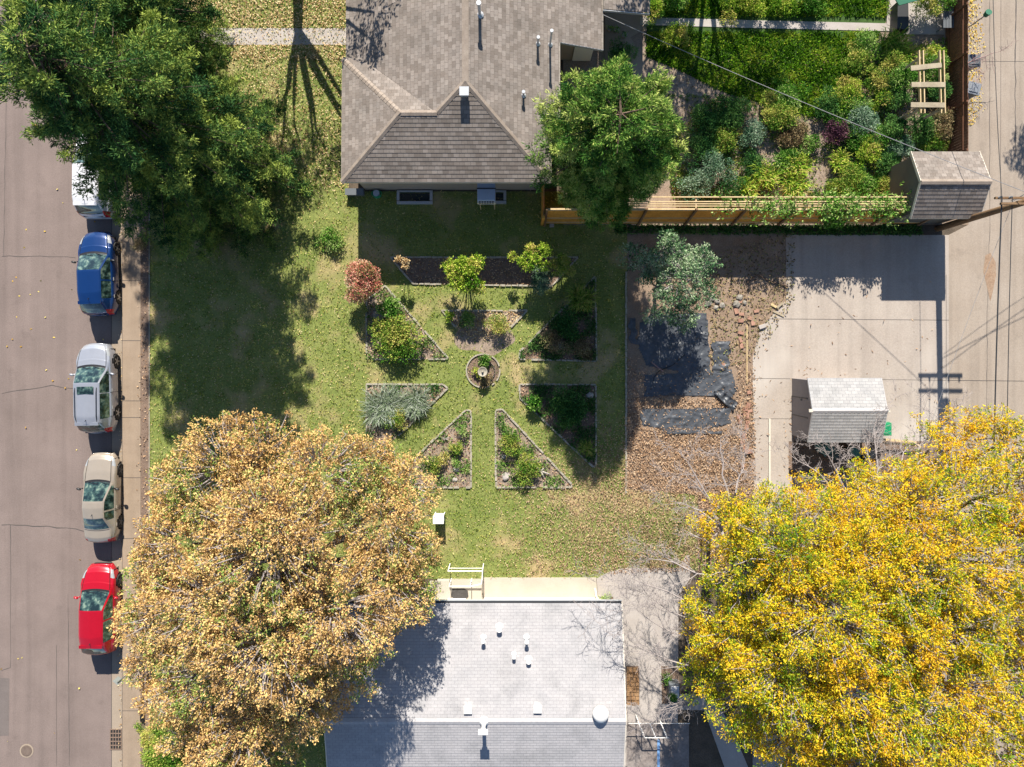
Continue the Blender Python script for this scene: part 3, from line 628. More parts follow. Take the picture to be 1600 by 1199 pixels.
# fence by the alley
rf = thing('board_fence', 'dark red brown board fence between the garden and the alley', 'fence')
xf = W(1512.5, 0, 1.8).x; bb = MB(); y = W(0, 256).y; yt = 24.0
while y < yt:
    bb.box((xf, y + 0.068, 0.92 + random.uniform(-.015, .015)), (0.022, 0.126, 1.76)); y += 0.14
bb.build('boards', redfence, rf)
for z in (0.35, 1.45): MB().box((xf - 0.04, (W(0, 256).y + yt) / 2, z), (0.04, yt - W(0, 256).y, 0.09)).build('rail', redfence, rf)
for k in range(7): MB().box((xf - 0.09, W(0, 254).y + 0.1 + k * 2.4, 0.95), (0.09, 0.09, 1.9)).build('post', redfence, rf)

# pergola
pg = thing('pergola', 'small open cedar pergola with three wide cross planks by the alley fence', 'pergola')
hp = 2.3
for x0_ in (1435.5, 1441.5, 1467.5, 1473.5):
    a = W(x0_, 80, hp); c = W(x0_ + 2.5, 178, hp); MB().beam(a, c, 0.05, 0.14).build('rail', cedarp, pg)
for (xa_, ya1, xb_, yb1) in ((1423, 107.5, 1471, 102.5), (1424, 133, 1477, 133), (1423, 164.5, 1476, 165)):
    MB().beam(W(xa_, ya1, hp + 0.1), W(xb_, yb1, hp + 0.1), 0.24, 0.045).build('plank', oldwood, pg)
for x0_, y_ in ((1439, 90), (1439.5, 170), (1471, 90), (1472, 170)):
    p = W(x0_, y_, hp); MB().box((p.x, p.y, hp / 2 - 0.04), (0.1, 0.1, hp - 0.08)).build('post', oldwood, pg)
MB().beam(W(1392, 195, 0.3), W(1432, 168, 1.7), 0.07, 0.07).build('brace', oldwood, pg)

# wheeled bins by the alley
def bin_(px, py, rz, mat, label, tall=1.0, lid=None):
    t = thing('wheeled_bin', label, 'bin', W(px, py) + Vector((0, 0, 0.02)), rz, 'rubbish bins')
    b = MB(); w0, w1 = 0.22, 0.28
    b.add([(-w0, -w0, 0), (w0, -w0, 0), (w0, w0, 0), (-w0, w0, 0), (-w1, -w1, tall), (w1, -w1, tall), (w1, w1 + .04, tall), (-w1, w1 + .04, tall)], [(3, 2, 1, 0), (4, 5, 6, 7), (0, 1, 5, 4), (1, 2, 6, 5), (2, 3, 7, 6), (3, 0, 4, 7)])
    b.build('body', mat, t, bevel=0.03)
    l = MB(); l.box((0, 0.01, tall + 0.035), (0.62, 0.66, 0.06)); l.box((0, 0, tall + 0.08), (0.42, 0.46, 0.04)); l.build('lid', lid or mat, t, bevel=0.025)
    MB().tube([(-0.25, 0.36, tall - 0.03), (0.25, 0.36, tall - 0.03)], 0.02, 8).build('handle', mat, t)
    for sx in (-0.24, 0.24): MB().tube([(sx - 0.03, w0 + 0.02, 0.1), (sx + 0.03, w0 + 0.02, 0.1)], 0.1, 14).build('wheel', black, t)
    return t
bin_(1500, 109, -math.pi / 2, binp, 'grey wheeled bin with a bright handle at the alley fence, upper one')
bin_(1500, 151, -math.pi / 2 - 0.25, binp, 'grey wheeled bin standing askew at the alley fence, lower one', lid=plain('lighter bin lid', (0.22, 0.24, 0.27), 0.45))
bin_(1366, 668, 0.0, greenp, 'bright green wheeled bin beside the pale shed')
bin_(1279, 697, 0.5, tealp, 'teal bin tilted in the shade below the pale shed', 0.9)
bin_(1291, 703, 1.0, plain('dull grey green plastic', (0.05, 0.09, 0.08), 0.5), 'dull dark bin in the debris below the pale shed', 0.7)

# lamp post at the alley top
lp = thing('alley_lamp', 'thin dark metal post with green cover beside the alley fence', 'post', W(1497, 55))
MB().tube([(0, 0, 0), (0, 0, 2.2)], 0.03, 8).build('pole', steel, lp); MB().tube([(0, 0, 2.05), (0, 0.05, 2.3)], [0.12, 0.16], 10).build('cover', greena, lp)

# ------------------------------------------------------------------ utility pole and wires
up = thing('utility_pole', 'tall brown wooden utility pole leaning out over the alley', 'pole')
pb = W(1465, 358); zt = 9.6
MB().tube([pb, pb + Vector((0, 0.05, 4)), pb + Vector((0, 0.12, zt))], [0.17, 0.155, 0.12], 12).build('shaft', polem, up, smooth=True)
for z, dy in ((5.8, 0.22), (6.15, -0.10)):
    MB().box((pb.x + 0.02, pb.y + dy + 0.08, z), (2.3, 0.09, 0.12)).build('crossarm', polem, up)
for dx in (-1.0, -0.55, 0.45, 1.0):
    MB().lathe((pb.x + dx, pb.y + 0.3, 5.87), [(0.02, 0), (0.06, 0.04), (0.03, 0.09), (0.055, 0.12), (0.03, 0.18)], 10).build('insulator', steel, up)
MB().tube([(pb.x + 0.3, pb.y + 0.05, 6.6), (pb.x + 0.3, pb.y + 0.05, 7.4)], 0.22, 16).build('transformer', steel, up)
def wire(a, c, label, sag=0.5, r=0.012, mat=None):
    a = Vector(a); c = Vector(c); P = []
    for i in range(17):
        t = i / 16; p = a.lerp(c, t); p.z -= sag * 4 * t * (1 - t); P.append(p)
    return tag(MB().tube(P, r, 5).build('overhead_wire', mat or darkm), label, 'wire', 'overhead wires at the utility pole')
wm = plain('weathered wire', (0.30, 0.30, 0.31), 0.6)
top = lambda dx, z: (pb.x + dx, pb.y + 0.3, z)
wire(top(-0.2, 6.6), (x3 - 0.02, W(0, 22, 2.6).y, 2.5), 'pale service wire from the brown roofed house to the utility pole', 0.3, 0.014, wm)
wire(top(-1.0, 6.05), (pb.x - 1.4, -30, 6.4), 'thick black wire running straight down over the alley', 0.5, 0.030)
wire(top(-0.55, 6.05), (pb.x - 0.6, -30, 6.3), 'thinner black wire beside the thick one over the alley', 0.45, 0.018)
wire(top(-1.0, 6.05), (pb.x - 1.3, 30, 6.3), 'dark wire running up over the alley from the pole', 0.5, 0.016)
wire(top(0.45, 6.05), (pb.x + 0.5, -30, 6.3), 'rightmost dark wire running down over the alley', 0.45, 0.014)
wire(top(0, 5.4), (xs1 - 1.0, -12.5, 3.0), 'thin wire slanting down left over the driveway to the shed', 0.4, 0.008, wm)
wire(top(0, 5.6), (pb.x + 14, pb.y + 9.5, 6.0), 'thin wire slanting up right away from the pole', 0.4, 0.014)
wire(top(0, 5.2), (pb.x + 14, pb.y + 7.0, 6.0), 'second thin wire slanting up right away from the pole', 0.4, 0.014)
wire(top(0.2, 5.0), (pb.x + 14, pb.y + 8.2, 5.0), 'lowest thin wire slanting up right away from the pole', 0.5, 0.010)

# sign post, drain grate, manhole
sg = thing('street_sign', 'thin metal street sign post at the sidewalk edge below the red car', 'sign')
sb = W(224, 1033, 0); sn = thing
MB().tube([sb, sb + Vector((0, 0, 2.35))], 0.028, 8).build('pole', steel, sg)
MB().box((sb.x - 0.08, sb.y, 2.15), (0.32, 0.03, 0.46), rz=R(-40)).build('plate', signm, sg)
gt = thing('storm_drain', 'rusty storm drain grate in the gutter near the bottom left', 'drain')
b = MB(); a = W(171, 1142); c = W(188, 1173)
for i in range(5): b.box((a.x + (c.x - a.x) * (i + 0.0) / 4, (a.y + c.y) / 2, -0.085), (0.04, a.y - c.y, 0.02))
for i in range(6): b.box(((a.x + c.x) / 2, a.y + (c.y - a.y) * i / 5, -0.082), (c.x - a.x + 0.04, 0.045, 0.02))
b.build('grate', plain('rusty iron', (0.22, 0.15, 0.11), 0.8), gt); MB().box(((a.x + c.x) / 2, (a.y + c.y) / 2, -0.097), (c.x - a.x, a.y - c.y, 0.012)).build('pit', black, gt)
mh = thing('manhole_cover', 'round brown manhole cover in the road at the bottom left', 'manhole', W(39, 1176) + Vector((0, 0, -0.12)))
MB().lathe((0, 0, 0), [(0.36, 0), (0.36, 0.008)], 32).build('ring', gutter, mh); MB().lathe((0, 0, 0.008), [(0.29, 0), (0.29, 0.006), (0.25, 0.007), (0.25, 0.012), (0.16, 0.012), (0.16, 0.009), (0.05, 0.009)], 32).build('lid', mottled('manhole iron', (0.14, 0.10, 0.08), (0.20, 0.15, 0.12), 6, 30, 0.8), mh)

# ------------------------------------------------------------------ parked cars
def paint(name, c, metal=0.35, rough=0.28):
    m, nt, p, pos = base_mat(name, rough, metal=metal, coat=0.8, spec=0.5)
    nt.links.new(ramp(nt, noise(nt, pos, 3, 3), [(0.3, tuple(x * 0.93 for x in c)), (0.7, c)]), p.inputs['Base Color']); return m
m, nt_, p_, pos_ = base_mat('car glass', 0.04, coat=0.5, spec=0.9)
nt_.links.new(ramp(nt_, noise(nt_, pos_, 3.5, 2), [(0.40, (0.008, 0.018, 0.018)), (0.55, (0.04, 0.08, 0.07)), (0.66, (0.16, 0.22, 0.17))]), p_.inputs['Base Color']); carglass = m
lampw = plain('headlight lens', (0.34, 0.36, 0.38), 0.1, 0.1); lampr = plain('tail light red', (0.50, 0.02, 0.03), 0.15, 0.1)
trimd = plain('black car trim', (0.02, 0.02, 0.022), 0.4); alloy = plain('alloy wheel', (0.50, 0.50, 0.48), 0.35, 0.1, metal=0.6)
under = plain('car underside', (0.012, 0.012, 0.012), 0.9)

def make_car(label, px, py, rz, mat, L=4.5, Wd=1.78, H=1.5, kind='suv', sunroof=False, rails=False, mirror=None, wheelm=None, group='cars parked along the kerb'):
    p = W(px, py); t = thing('parked_car', label, 'car', (p.x, p.y, -0.12), rz, group)
    hl = L / 2; hw = Wd / 2; zb = H * 0.60
    # key stations (y from tail to nose): top height, roof-rail half width, belt height
    if kind == 'sedan':
        K = [(-hl, 0.62, hw - 0.30), (-hl + 0.05, 0.90, hw - 0.24), (-hl + 0.30, 1.00, hw - 0.19), (-hl + 0.78, 1.03, hw - 0.17), (-hl + 1.38, H - 0.05, hw - 0.33), (-hl + 1.9, H, hw - 0.32), (hl - 2.30, H - 0.03, hw - 0.31), (hl - 1.42, 0.98, hw - 0.15), (hl - 0.9, 0.92, hw - 0.17), (hl - 0.3, 0.80, hw - 0.22), (hl - 0.05, 0.66, hw - 0.30), (hl, 0.52, hw - 0.35)]
        rg = (-hl + 0.78, -hl + 1.38); ws = (hl - 2.30, hl - 1.42)
    elif kind == 'hatch':
        K = [(-hl, 0.70, hw - 0.30), (-hl + 0.06, 0.98, hw - 0.24), (-hl + 0.14, 1.08, hw - 0.22), (-hl + 0.60, H - 0.07, hw - 0.32), (-hl + 1.1, H, hw - 0.30), (hl - 2.05, H - 0.02, hw - 0.29), (hl - 1.22, 1.02, hw - 0.13), (hl - 0.8, 0.95, hw - 0.16), (hl - 0.3, 0.82, hw - 0.24), (hl - 0.05, 0.66, hw - 0.34), (hl, 0.50, hw - 0.40)]
        rg = (-hl + 0.14, -hl + 0.60); ws = (hl - 2.05, hl - 1.22)
    else:
        K = [(-hl, 0.72, hw - 0.28), (-hl + 0.05, 1.05, hw - 0.22), (-hl + 0.12, 1.08, hw - 0.20), (-hl + 0.52, H - 0.07, hw - 0.28), (-hl + 0.9, H, hw - 0.26), (hl - 1.95, H - 0.02, hw - 0.26), (hl - 1.20, 1.12, hw - 0.12), (hl - 0.8, 1.05, hw - 0.14), (hl - 0.25, 0.93, hw - 0.20), (hl - 0.04, 0.76, hw - 0.28), (hl, 0.60, hw - 0.34)]
        rg = (-hl + 0.12, -hl + 0.52); ws = (hl - 1.95, hl - 1.20)
    ky = [k[0] for k in K]
    ys_ = sorted(set(np.round(np.concatenate([np.arange(-hl, hl + 0.001, 0.045), [hl], ky]), 4)))
    ys_ = [y for i, y in enumerate(ys_) if i == 0 or y - ys_[i - 1] > 0.008]
    zt = np.interp(ys_, ky, [k[1] for k in K]); rw = np.interp(ys_, ky, [k[2] for k in K])
    def sm(a, n=2):
        a = np.array(a)
        for _ in range(n): a[1:-1] = 0.25 * a[:-2] + 0.5 * a[1:-1] + 0.25 * a[2:]
        return a
    zt = sm(zt, 3); rw = sm(rw, 3)
    cr = 1.0
    rings = []; NJ = None
    for i, y in enumerate(ys_):
        e = max(0, (abs(y) - (hl - cr)) / cr); wy = hw * (1 - (0.36 if y > 0 else 0.22) * e ** 2.6)
        top = zt[i]; belt = min(zb + 0.0, top - 0.07); r = min(rw[i], wy - 0.10)
        low = 0.22 + 0.10 * max(0, e) ** 3
        tall = top - belt
        crown = 0.05 if tall > 0.3 else 0.035
        ctl = [(wy - 0.16, low - 0.02), (wy - 0.05, low + 0.02), (wy - 0.01, low + (belt - low) * 0.35), (wy, low + (belt - low) * 0.62), (wy - 0.02, belt - 0.05), (wy - 0.055, belt + 0.005),
               (wy - 0.075, belt + 0.02), (r + 0.02, top - 0.055), (r - 0.05, top - 0.008), (r * 0.55, top + crown * 0.55), (0, top + crown)]
        sub = [2, 3, 3, 2, 2, 1, 4, 2, 3, 3]
        pts = []
        for q in range(len(ctl) - 1):
            for s_ in range(sub[q]):
                f = s_ / sub[q]; pts.append((ctl[q][0] * (1 - f) + ctl[q + 1][0] * f, ctl[q][1] * (1 - f) + ctl[q + 1][1] * f))
        pts.append(ctl[-1]); NJ = len(pts)
        ring = [Vector((x, y, z)) for x, z in pts] + [Vector((-x, y, z)) for x, z in pts[-2::-1]]
        for v in ring:
            g_ = min(1.0, max(0.0, (abs(v.y) - 0.15) / 0.8)); q_ = (1 - (v.x / hw) ** 2) - 0.75
            v.y += (0.17 if v.y > 0 else -0.13) * q_ * g_ * (1.0 if v.z > 0.45 else 0.5)
        rings.append(ring)
    cum = [0]
    for s_ in sub: cum.append(cum[-1] + s_)
    jbelt, jwin0, jwin1, jrail = cum[5], cum[6], cum[7], cum[8]
    nJ = 2 * NJ - 1
    wb = L * 0.585; wy0 = -hl + (L - wb) * 0.52; wyf = wy0 + wb; wr = 0.33 if kind != 'suv' else 0.35
    parts = {k: MB() for k in ('body', 'windshield', 'rear_window', 'side_window', 'side_window2', 'headlight', 'headlight2', 'tail_light', 'tail_light2', 'cowl')}
    fl = {k: [] for k in parts}
    for i in range(len(rings) - 1):
        yc = (ys_[i] + ys_[i + 1]) / 2; tall = (zt[i] + zt[i + 1]) / 2 - zb
        for j in range(nJ - 1):
            q = [rings[i][j], rings[i][j + 1], rings[i + 1][j + 1], rings[i + 1][j]]; c = (q[0] + q[1] + q[2] + q[3]) / 4
            js = j if j < NJ - 1 else nJ - 2 - j; right = c.x > 0
            if js < jbelt and c.z < 0.85 and min(math.hypot(c.y - wy0, c.z - wr), math.hypot(c.y - wyf, c.z - wr)) < wr + 0.06: continue
            k = 'body'
            if js >= jrail and ws[0] < yc < ws[1]: k = 'windshield'
            elif js >= jrail and rg[0] < yc < rg[1]: k = 'rear_window'
            elif js >= jrail - 0 and ws[1] <= yc < ws[1] + 0.11: k = 'cowl'
            elif jwin0 <= js < jwin1 and tall > 0.16 and (yc > rg[0] + (0.62 if kind != 'sedan' else 0.42)) and yc < ws[1] - 0.12 and not (abs(yc - (ws[0] - 0.55)) < 0.04): k = 'side_window' if right else 'side_window2'
            elif yc > hl - 0.55 and cum[4] <= js < jrail - 1 and yc < hl - 0.18: k = 'headlight' if right else 'headlight2'
            elif yc < -hl + 0.24 and cum[3] <= js < jrail + (1 if kind == 'sedan' else 0) : k = 'tail_light' if right else 'tail_light2'
            fl[k].append(((i, j), (i, j + 1), (i + 1, j + 1), (i + 1, j)))
    mats = dict(body=mat, windshield=carglass, rear_window=carglass, side_window=carglass, side_window2=carglass, headlight=lampw, headlight2=lampw, tail_light=lampr, tail_light2=lampr, cowl=trimd)
    def mesh_of(fs, name, mt, par, caps=False):
        ids = {}; vs = []; ff = []
        for f in fs:
            g = []
            for ij in f:
                if ij not in ids: ids[ij] = len(vs); vs.append(rings[ij[0]][ij[1]])
                g.append(ids[ij])
            ff.append(tuple(g))
        if caps:
            for i, rev in ((0, False), (len(rings) - 1, True)):
                g = []
                for j in range(nJ):
                    if (i, j) not in ids: ids[(i, j)] = len(vs); vs.append(rings[i][j])
                    g.append(ids[(i, j)])
                ff.append(tuple(g[::-1] if rev else g))
        o = MB().add(vs, ff).build(name, mt, par, smooth=True)
        o.data.polygons.foreach_set('use_smooth', [True] * (len(ff) - (2 if caps else 0)) + ([False] * 2 if caps else []))
        return o
    body = mesh_of(fl['body'], 'body', mat, t, True)
    for k, nm in (('windshield', 'windscreen'), ('rear_window', 'rear_window'), ('side_window', 'side_window'), ('side_window2', 'side_window'), ('headlight', 'headlight'), ('headlight2', 'headlight'), ('tail_light', 'tail_light'), ('tail_light2', 'tail_light'), ('cowl', 'cowl')):
        if fl[k]: mesh_of(fl[k], nm, mats[k], t)
    sm_ = MB(); L3 = lambda i, j: rings[i][j] + Vector((0, 0, .004)) + Vector((.006 if rings[i][j].x > 0 else -.006, 0, 0))
    ix = lambda y: int(np.argmin(np.abs(np.array(ys_) - y)))
    for jj in (jrail, nJ - 1 - jrail): sm_.tube([L3(i, jj) for i in range(ix(ws[1] + .12), ix(hl - .22), 2)], .011, 4)
    for yy in (ws[1] - 0.30, ws[0] - 0.55, rg[1] + .25):
        for f_ in (lambda j: j, lambda j: nJ - 1 - j): sm_.tube([L3(ix(yy), f_(j)) for j in range(2, jbelt + 1)], .010, 4)
    if kind == 'sedan': sm_.tube([L3(ix(-hl + .74), j) for j in range(jrail, nJ - jrail)], .011, 4)
    sm_.build('panel_gap', trimd, t)
    MB().box((0, 0, 0.42), (Wd - 0.34, L - 0.5, 0.42)).build('underbody', under, t)
    zf = np.interp(hl - 0.03, ys_, zt); MB().box((0, hl - 0.002, (0.40 + zf) / 2 - 0.03), (Wd * 0.42, 0.03, 0.13)).build('grille', trimd, t)
    MB().box((0, hl - 0.0, 0.33), (Wd * 0.5, 0.03, 0.10)).build('lower_grille', trimd, t)
    MB().box((0, -hl + 0.0, 0.55), (0.5, 0.02, 0.13)).build('number_plate', white, t)
    # wheels
    for sx in (-1, 1):
        for yy in (wy0, wyf):
            xo = sx * (hw - 0.025); wo = MB()
            pr = [(wr * 0.64, 0.0), (wr * 0.66, 0.012), (wr * 0.94, 0.012), (wr, -0.02), (wr, -0.19), (wr * 0.9, -0.21), (wr * 0.6, -0.21)]
            M = Matrix.Rotation(sx * math.pi / 2, 4, 'Y'); tmp = MB().lathe((0, 0, 0), pr, 26)
            T = Matrix.Translation((xo, yy, wr)) @ M
            wo.add([T @ Vector(v) for v in tmp.v], tmp.f); wh = wo.build('wheel', black, t, smooth=False)
            tmp = MB().lathe((0, 0, -0.03), [(0.02, 0), (wr * 0.60, 0.0), (wr * 0.66, 0.025), (wr * 0.62, 0.035), (wr * 0.58, 0.01), (0.02, 0.01)], 26, 1)
            for a in range(5):
                tmp.box((math.cos(a * 1.2566) * wr * 0.31, math.sin(a * 1.2566) * wr * 0.31, -0.008), (wr * 0.60, wr * 0.17, 0.03), rz=a * 1.2566)
            tmp.lathe((0, 0, -0.02), [(wr * 0.16, 0), (wr * 0.14, 0.03)], 12)
            MB().add([T @ Vector(v) for v in tmp.v], tmp.f, 0).build('rim', wheelm or alloy, wh) if False else None
            rm = MB(); rm.v = [tuple(T @ Vector(v)) for v in tmp.v]; rm.f = tmp.f; rm.m = tmp.m; rm.build('rim', [wheelm or alloy, trimd], wh)
    # mirrors, handles, wipers, antenna
    ym = ws[1] - 0.32
    for sx in (-1, 1):
        b = MB(); b.beam((sx * (hw - 0.06), ym, zb + 0.02), (sx * (hw + 0.10), ym - 0.02, zb + 0.08), 0.05, 0.03)
        b.lathe((0, 0, 0), [(0.02, -0.11), (0.07, -0.08), (0.085, 0), (0.07, 0.08), (0.02, 0.11)], 10)
        n_ = 50; st = len(b.v) - n_
        for i in range(st, len(b.v)):
            v = Vector(b.v[i]); b.v[i] = (sx * (hw + 0.13) + v.z, ym - 0.03 + v.y * 0.75 - sx * v.z * 0.25 * sx, zb + 0.09 + v.x)
        b.build('wing_mirror', mirror or mat, t, smooth=True)
        for yy in (ws[0] - 0.42, ws[0] - 1.3): MB().box((sx * (hw + 0.004), yy, zb - 0.10), (0.035, 0.16, 0.03)).build('door_handle', alloy if kind != 'sedan' else mat, t)
    zc = lambda y: float(np.interp(y, ys_, zt))
    for x0_ in (-0.45, 0.15):
        MB().tube([(x0_, ws[1] + 0.05, zc(ws[1] + 0.05) + 0.055), (x0_ + 0.25, ws[1] - 0.03, zc(ws[1] - 0.03) + 0.065), (x0_ + 0.5, ws[1] - 0.06, zc(ws[1] - 0.06) + 0.06)], 0.012, 5).build('wiper', trimd, t)
    ya2 = rg[1] + 0.22; MB().tube([(0.0, ya2, zc(ya2) + 0.04), (0.02, ya2 - 0.08, zc(ya2) + 0.19)], [0.02, 0.006], 6).build('antenna', trimd, t)
    if sunroof:
        yy = ws[0] - 0.38; s_ = MB().box((0, yy, zc(yy) + 0.052), (0.82, 0.38, 0.012)); s_.build('sunroof', carglass, t, bevel=0.004)
    if rails:
        for sx in (-1, 1):
            MB().tube([(sx * (hw - 0.36), ws[0] - 0.25, zc(ws[0] - 0.25) + 0.0), (sx * (hw - 0.36), ws[0] - 0.5, zc(ws[0] - 0.5) + 0.05), (sx * (hw - 0.37), rg[1] + 0.4, zc(rg[1] + 0.4) + 0.05), (sx * (hw - 0.39), rg[1] + 0.1, zc(rg[1] + 0.1) - 0.01)], 0.018, 6).build('roof_rail', trimd, t)
    if kind != 'sedan':
        yy = rg[1] + 0.02; MB().box((0, yy, zc(yy) + 0.03), (Wd - 0.62, 0.16, 0.03), M=Matrix.Rotation(R(8), 4, 'X')).build('spoiler', mat, t)
        MB().box((0, -hl + 0.06, zc(-hl + 0.1) - 0.16), (Wd * 0.55, 0.10, 0.05)).build('rear_bumper_trim', trimd, t)
    return t
c_silver = paint('silver paint', (0.36, 0.38, 0.43)); c_blue = paint('blue paint', (0.003, 0.032, 0.14), 0.25, 0.3); c_gold = paint('champagne paint', (0.42, 0.36, 0.29)); c_red = paint('red paint', (0.42, 0.003, 0.015), 0.15, 0.3); c_white = paint('white car paint', (0.72, 0.72, 0.75), 0.05)
make_car('white boxy car parked under the big spruce, its roof half hidden', 160, 277, 0, c_white, 4.5, 1.8, 1.62, 'suv', mirror=trimd)
make_car('bright blue hatchback parked between the white and the silver car', 163, 430, R(2.2), c_blue, 4.3, 1.76, 1.52, 'hatch', mirror=trimd)
make_car('silver car with a dark sunroof parked behind the blue hatchback', 161.5, 606.5, R(1.2), c_silver, 4.55, 1.80, 1.62, 'suv', sunroof=True, rails=True)
make_car('champagne gold sedan parked between the silver and the red car', 168, 775, 0, c_gold, 4.55, 1.70, 1.42, 'sedan', mirror=trimd, wheelm=plain('dull wheel', (0.10, 0.10, 0.10), 0.5))
make_car('red hatchback parked last in the row beside the orange tree', 165.5, 946, 0, c_red, 4.5, 1.78, 1.46, 'hatch', wheelm=plain('dark wheel', (0.14, 0.14, 0.15), 0.5))
make_car('pale grey car almost hidden under the spruce branches at the top of the row', 158, 108, 0, c_silver, 4.5, 1.78, 1.5, 'sedan')
# stray yellow leaves on the road
fr = ground_leaves('fallen_leaves', 260, [(0, -50), (185, -50), (185, 1250), (0, 1250)], L_gold, 0.11, 0.08, -0.105, flat=0.2, dens=lambda x, y: np.where(y < 640, 0.5, 0.12))
tag(fr, 'scattered small yellow leaves lying on the road', 'leaves', kind='stuff')
fr = ground_leaves('fallen_leaves', 500, [(184, -50), (193, -50), (193, 1250), (184, 1250)], L_tan, 0.09, 0.06, -0.08, flat=0.2)
tag(fr, 'tan leaves collected in the gutter along the kerb', 'leaves', kind='stuff')
fr = ground_leaves('fallen_leaves', 1500, [(214, -50), (238, -50), (238, 1250), (214, 1250)], L_litter, 0.10, 0.07, 0.02, flat=0.2, dens=lambda x, y: np.clip(1 - abs(x - 226) / 12, 0.1, 1))
tag(fr, 'brown leaves along the strip between sidewalk and lawn', 'leaves', kind='stuff')
# ------------------------------------------------------------------ lawn blades and leaf litter
HOL = []
BEDS = {
 'north west': [(602, 447), (700, 560), (697, 562), (573, 562), (573, 470)],
 'west': [(573, 601), (692, 601), (700, 607), (622, 682), (600, 700), (573, 700)],
 'south west': [(728, 641), (736, 642), (736, 762), (625, 762), (652, 712)],
 'south east': [(774, 642), (785, 640), (893, 757), (893, 762), (775, 762)],
 'east': [(812, 601), (931, 602), (931, 727), (926, 730), (812, 622)],
 'north east': [(930, 433), (932, 565), (812, 562), (812, 550)],
 'far north': [(610, 403), (903, 403), (862, 448), (645, 444)],
 'inner north': [(690, 486), (824, 486), (798, 512), (780, 530), (735, 530), (712, 512)],
}
def circ(px, py, r, n=20): return [(px + r * math.cos(2 * math.pi * k / n), py + r * math.sin(2 * math.pi * k / n)) for k in range(n)]
HOL = list(BEDS.values())
def patchy(x, y): return np.sin(x * .031 + 2 * np.sin(y * .017)) * np.sin(y * .027 + 1.5 * np.sin(x * .021 + 1)) + .5 * np.sin(x * .09 + y * .05) * np.sin(y * .11 - x * .03)
worn = lambda x, y: np.clip(1.05 - .45 * (patchy(x, y) > .45), .3, 1) * (1 - 0.8 * np.exp(-((x - 757) ** 2 / 1500 + (y - 528) ** 2 / 700)))
east = lambda x, y: np.clip(1 - np.clip((x - 790) / 150, 0, 1) * np.clip((y - 640) / 120, 0, 1) * 0.95, 0.03, 1)
g = ground_leaves('lawn_grass', 150000, LAWN, L_grass, 0.10, 0.035, 0.008, per=2, holes=HOL, dens=lambda x, y: np.where((y < -60) | (y > 1225), 0, worn(x, y) * east(x, y)) * np.where((x > 545) & (y < 285), 0, 1), flat=1.0,
    tint=lambda x, y: np.clip(0.47 + 0.16 * patchy(x, y) + .08 * np.sin(x * .42) + rng.normal(0, 0.2, len(x)) - 0.25 * (y > 470) * (x > 600) * (x < 980) * 0.3, 0, 1), jz=0.0)
tag(g, 'short patchy green and straw coloured lawn grass', 'grass', kind='stuff')
fl = ground_leaves('fallen_leaves', 42000, LAWN, L_tan, 0.075, 0.045, 0.05, holes=HOL, dens=lambda x, y: np.where((y < -60) | (y > 1225), 0, np.where(x < 600, 0.8, 0.32)) * np.where((x > 545) & (y < 285), 0, 1), flat=0.5, jz=0.04)
tag(fl, 'small tan leaves sprinkled over the lawn', 'leaves', kind='stuff')
fl = ground_leaves('fallen_leaves', 26000, [(234, -60), (545, -60), (545, 300), (234, 300)], L_tan, 0.095, 0.06, 0.05, dens=lambda x, y: np.where(y < 95, 1.0, 0.35) * np.where((y > 45) & (y < 71), 0.12, 1), flat=0.5, jz=0.05)
tag(fl, 'thick golden leaves around the front path at the top', 'leaves', kind='stuff')
fl = ground_leaves('fallen_leaves', 42000, [(640, 700), (980, 640), (980, 765), (1040, 768), (1090, 775), (1090, 892), (640, 905)], L_litter, 0.09, 0.04, 0.05, holes=HOL, dens=lambda x, y: np.clip((x - 740) / 190, 0.03, 1) ** 1.5 * np.clip((y - 640) / 130, 0.1, 1), flat=0.4, jz=0.04)
tag(fl, 'brown leaves over the lawn above the white house', 'leaves', kind='stuff')
fl = ground_leaves('fallen_leaves', 36000, [(980, 560), (1178, 560), (1180, 905), (1091, 905), (1091, 775), (1030, 768), (975, 765)], L_litter, 0.115, 0.045, 0.03, dens=lambda x, y: np.clip((y - 540) / 110, 0.12, 1) * np.where((y > 670), 1, np.where((x > 1000) & (x < 1150) & ((y < 622) | (y > 638)), 0.10, 0.7)), flat=0.4, jz=0.06)
tag(fl, 'dense brown curled leaves over the old bed beside the driveway', 'leaves', kind='stuff')
fl = ground_leaves('fallen_leaves', 2600, [(1104, 400), (1240, 360), (1240, 470), (1180, 560), (1106, 590)], L_brown, 0.13, 0.06, 0.03, flat=0.4, jz=0.05)
tag(fl, 'sparse brown leaves and bark bits on the pale dirt by the fence', 'leaves', kind='stuff')
fl = ground_leaves('fallen_leaves', 1500, [(1176, 440), (1480, 440), (1480, 760), (1176, 760)], L_litter, 0.17, 0.045, 0.035, flat=0.3, dens=lambda x, y: np.clip(0.06 + 0.9 * np.exp(-((x - 1180) / 14) ** 2) + 0.9 * np.exp(-((y - 584) / 6) ** 2) * ((x > 1245) & (x < 1355)) + 0.7 * np.exp(-((x - 1232) / 9) ** 2) * (y > 590), 0, 1))
tag(fl, 'curled brown leaves blown over the driveway and against the shed', 'leaves', kind='stuff')
fl = ground_leaves('fallen_leaves', 2600, [(1513, -40), (1545, -40), (1540, 170), (1513, 200)], L_gold, 0.09, 0.06, 0.03, flat=0.3, dens=lambda x, y: np.clip(1 - (x - 1513) / 26, 0, 1) * 0.8)
tag(fl, 'golden leaves drifted against the alley fence', 'leaves', kind='stuff')
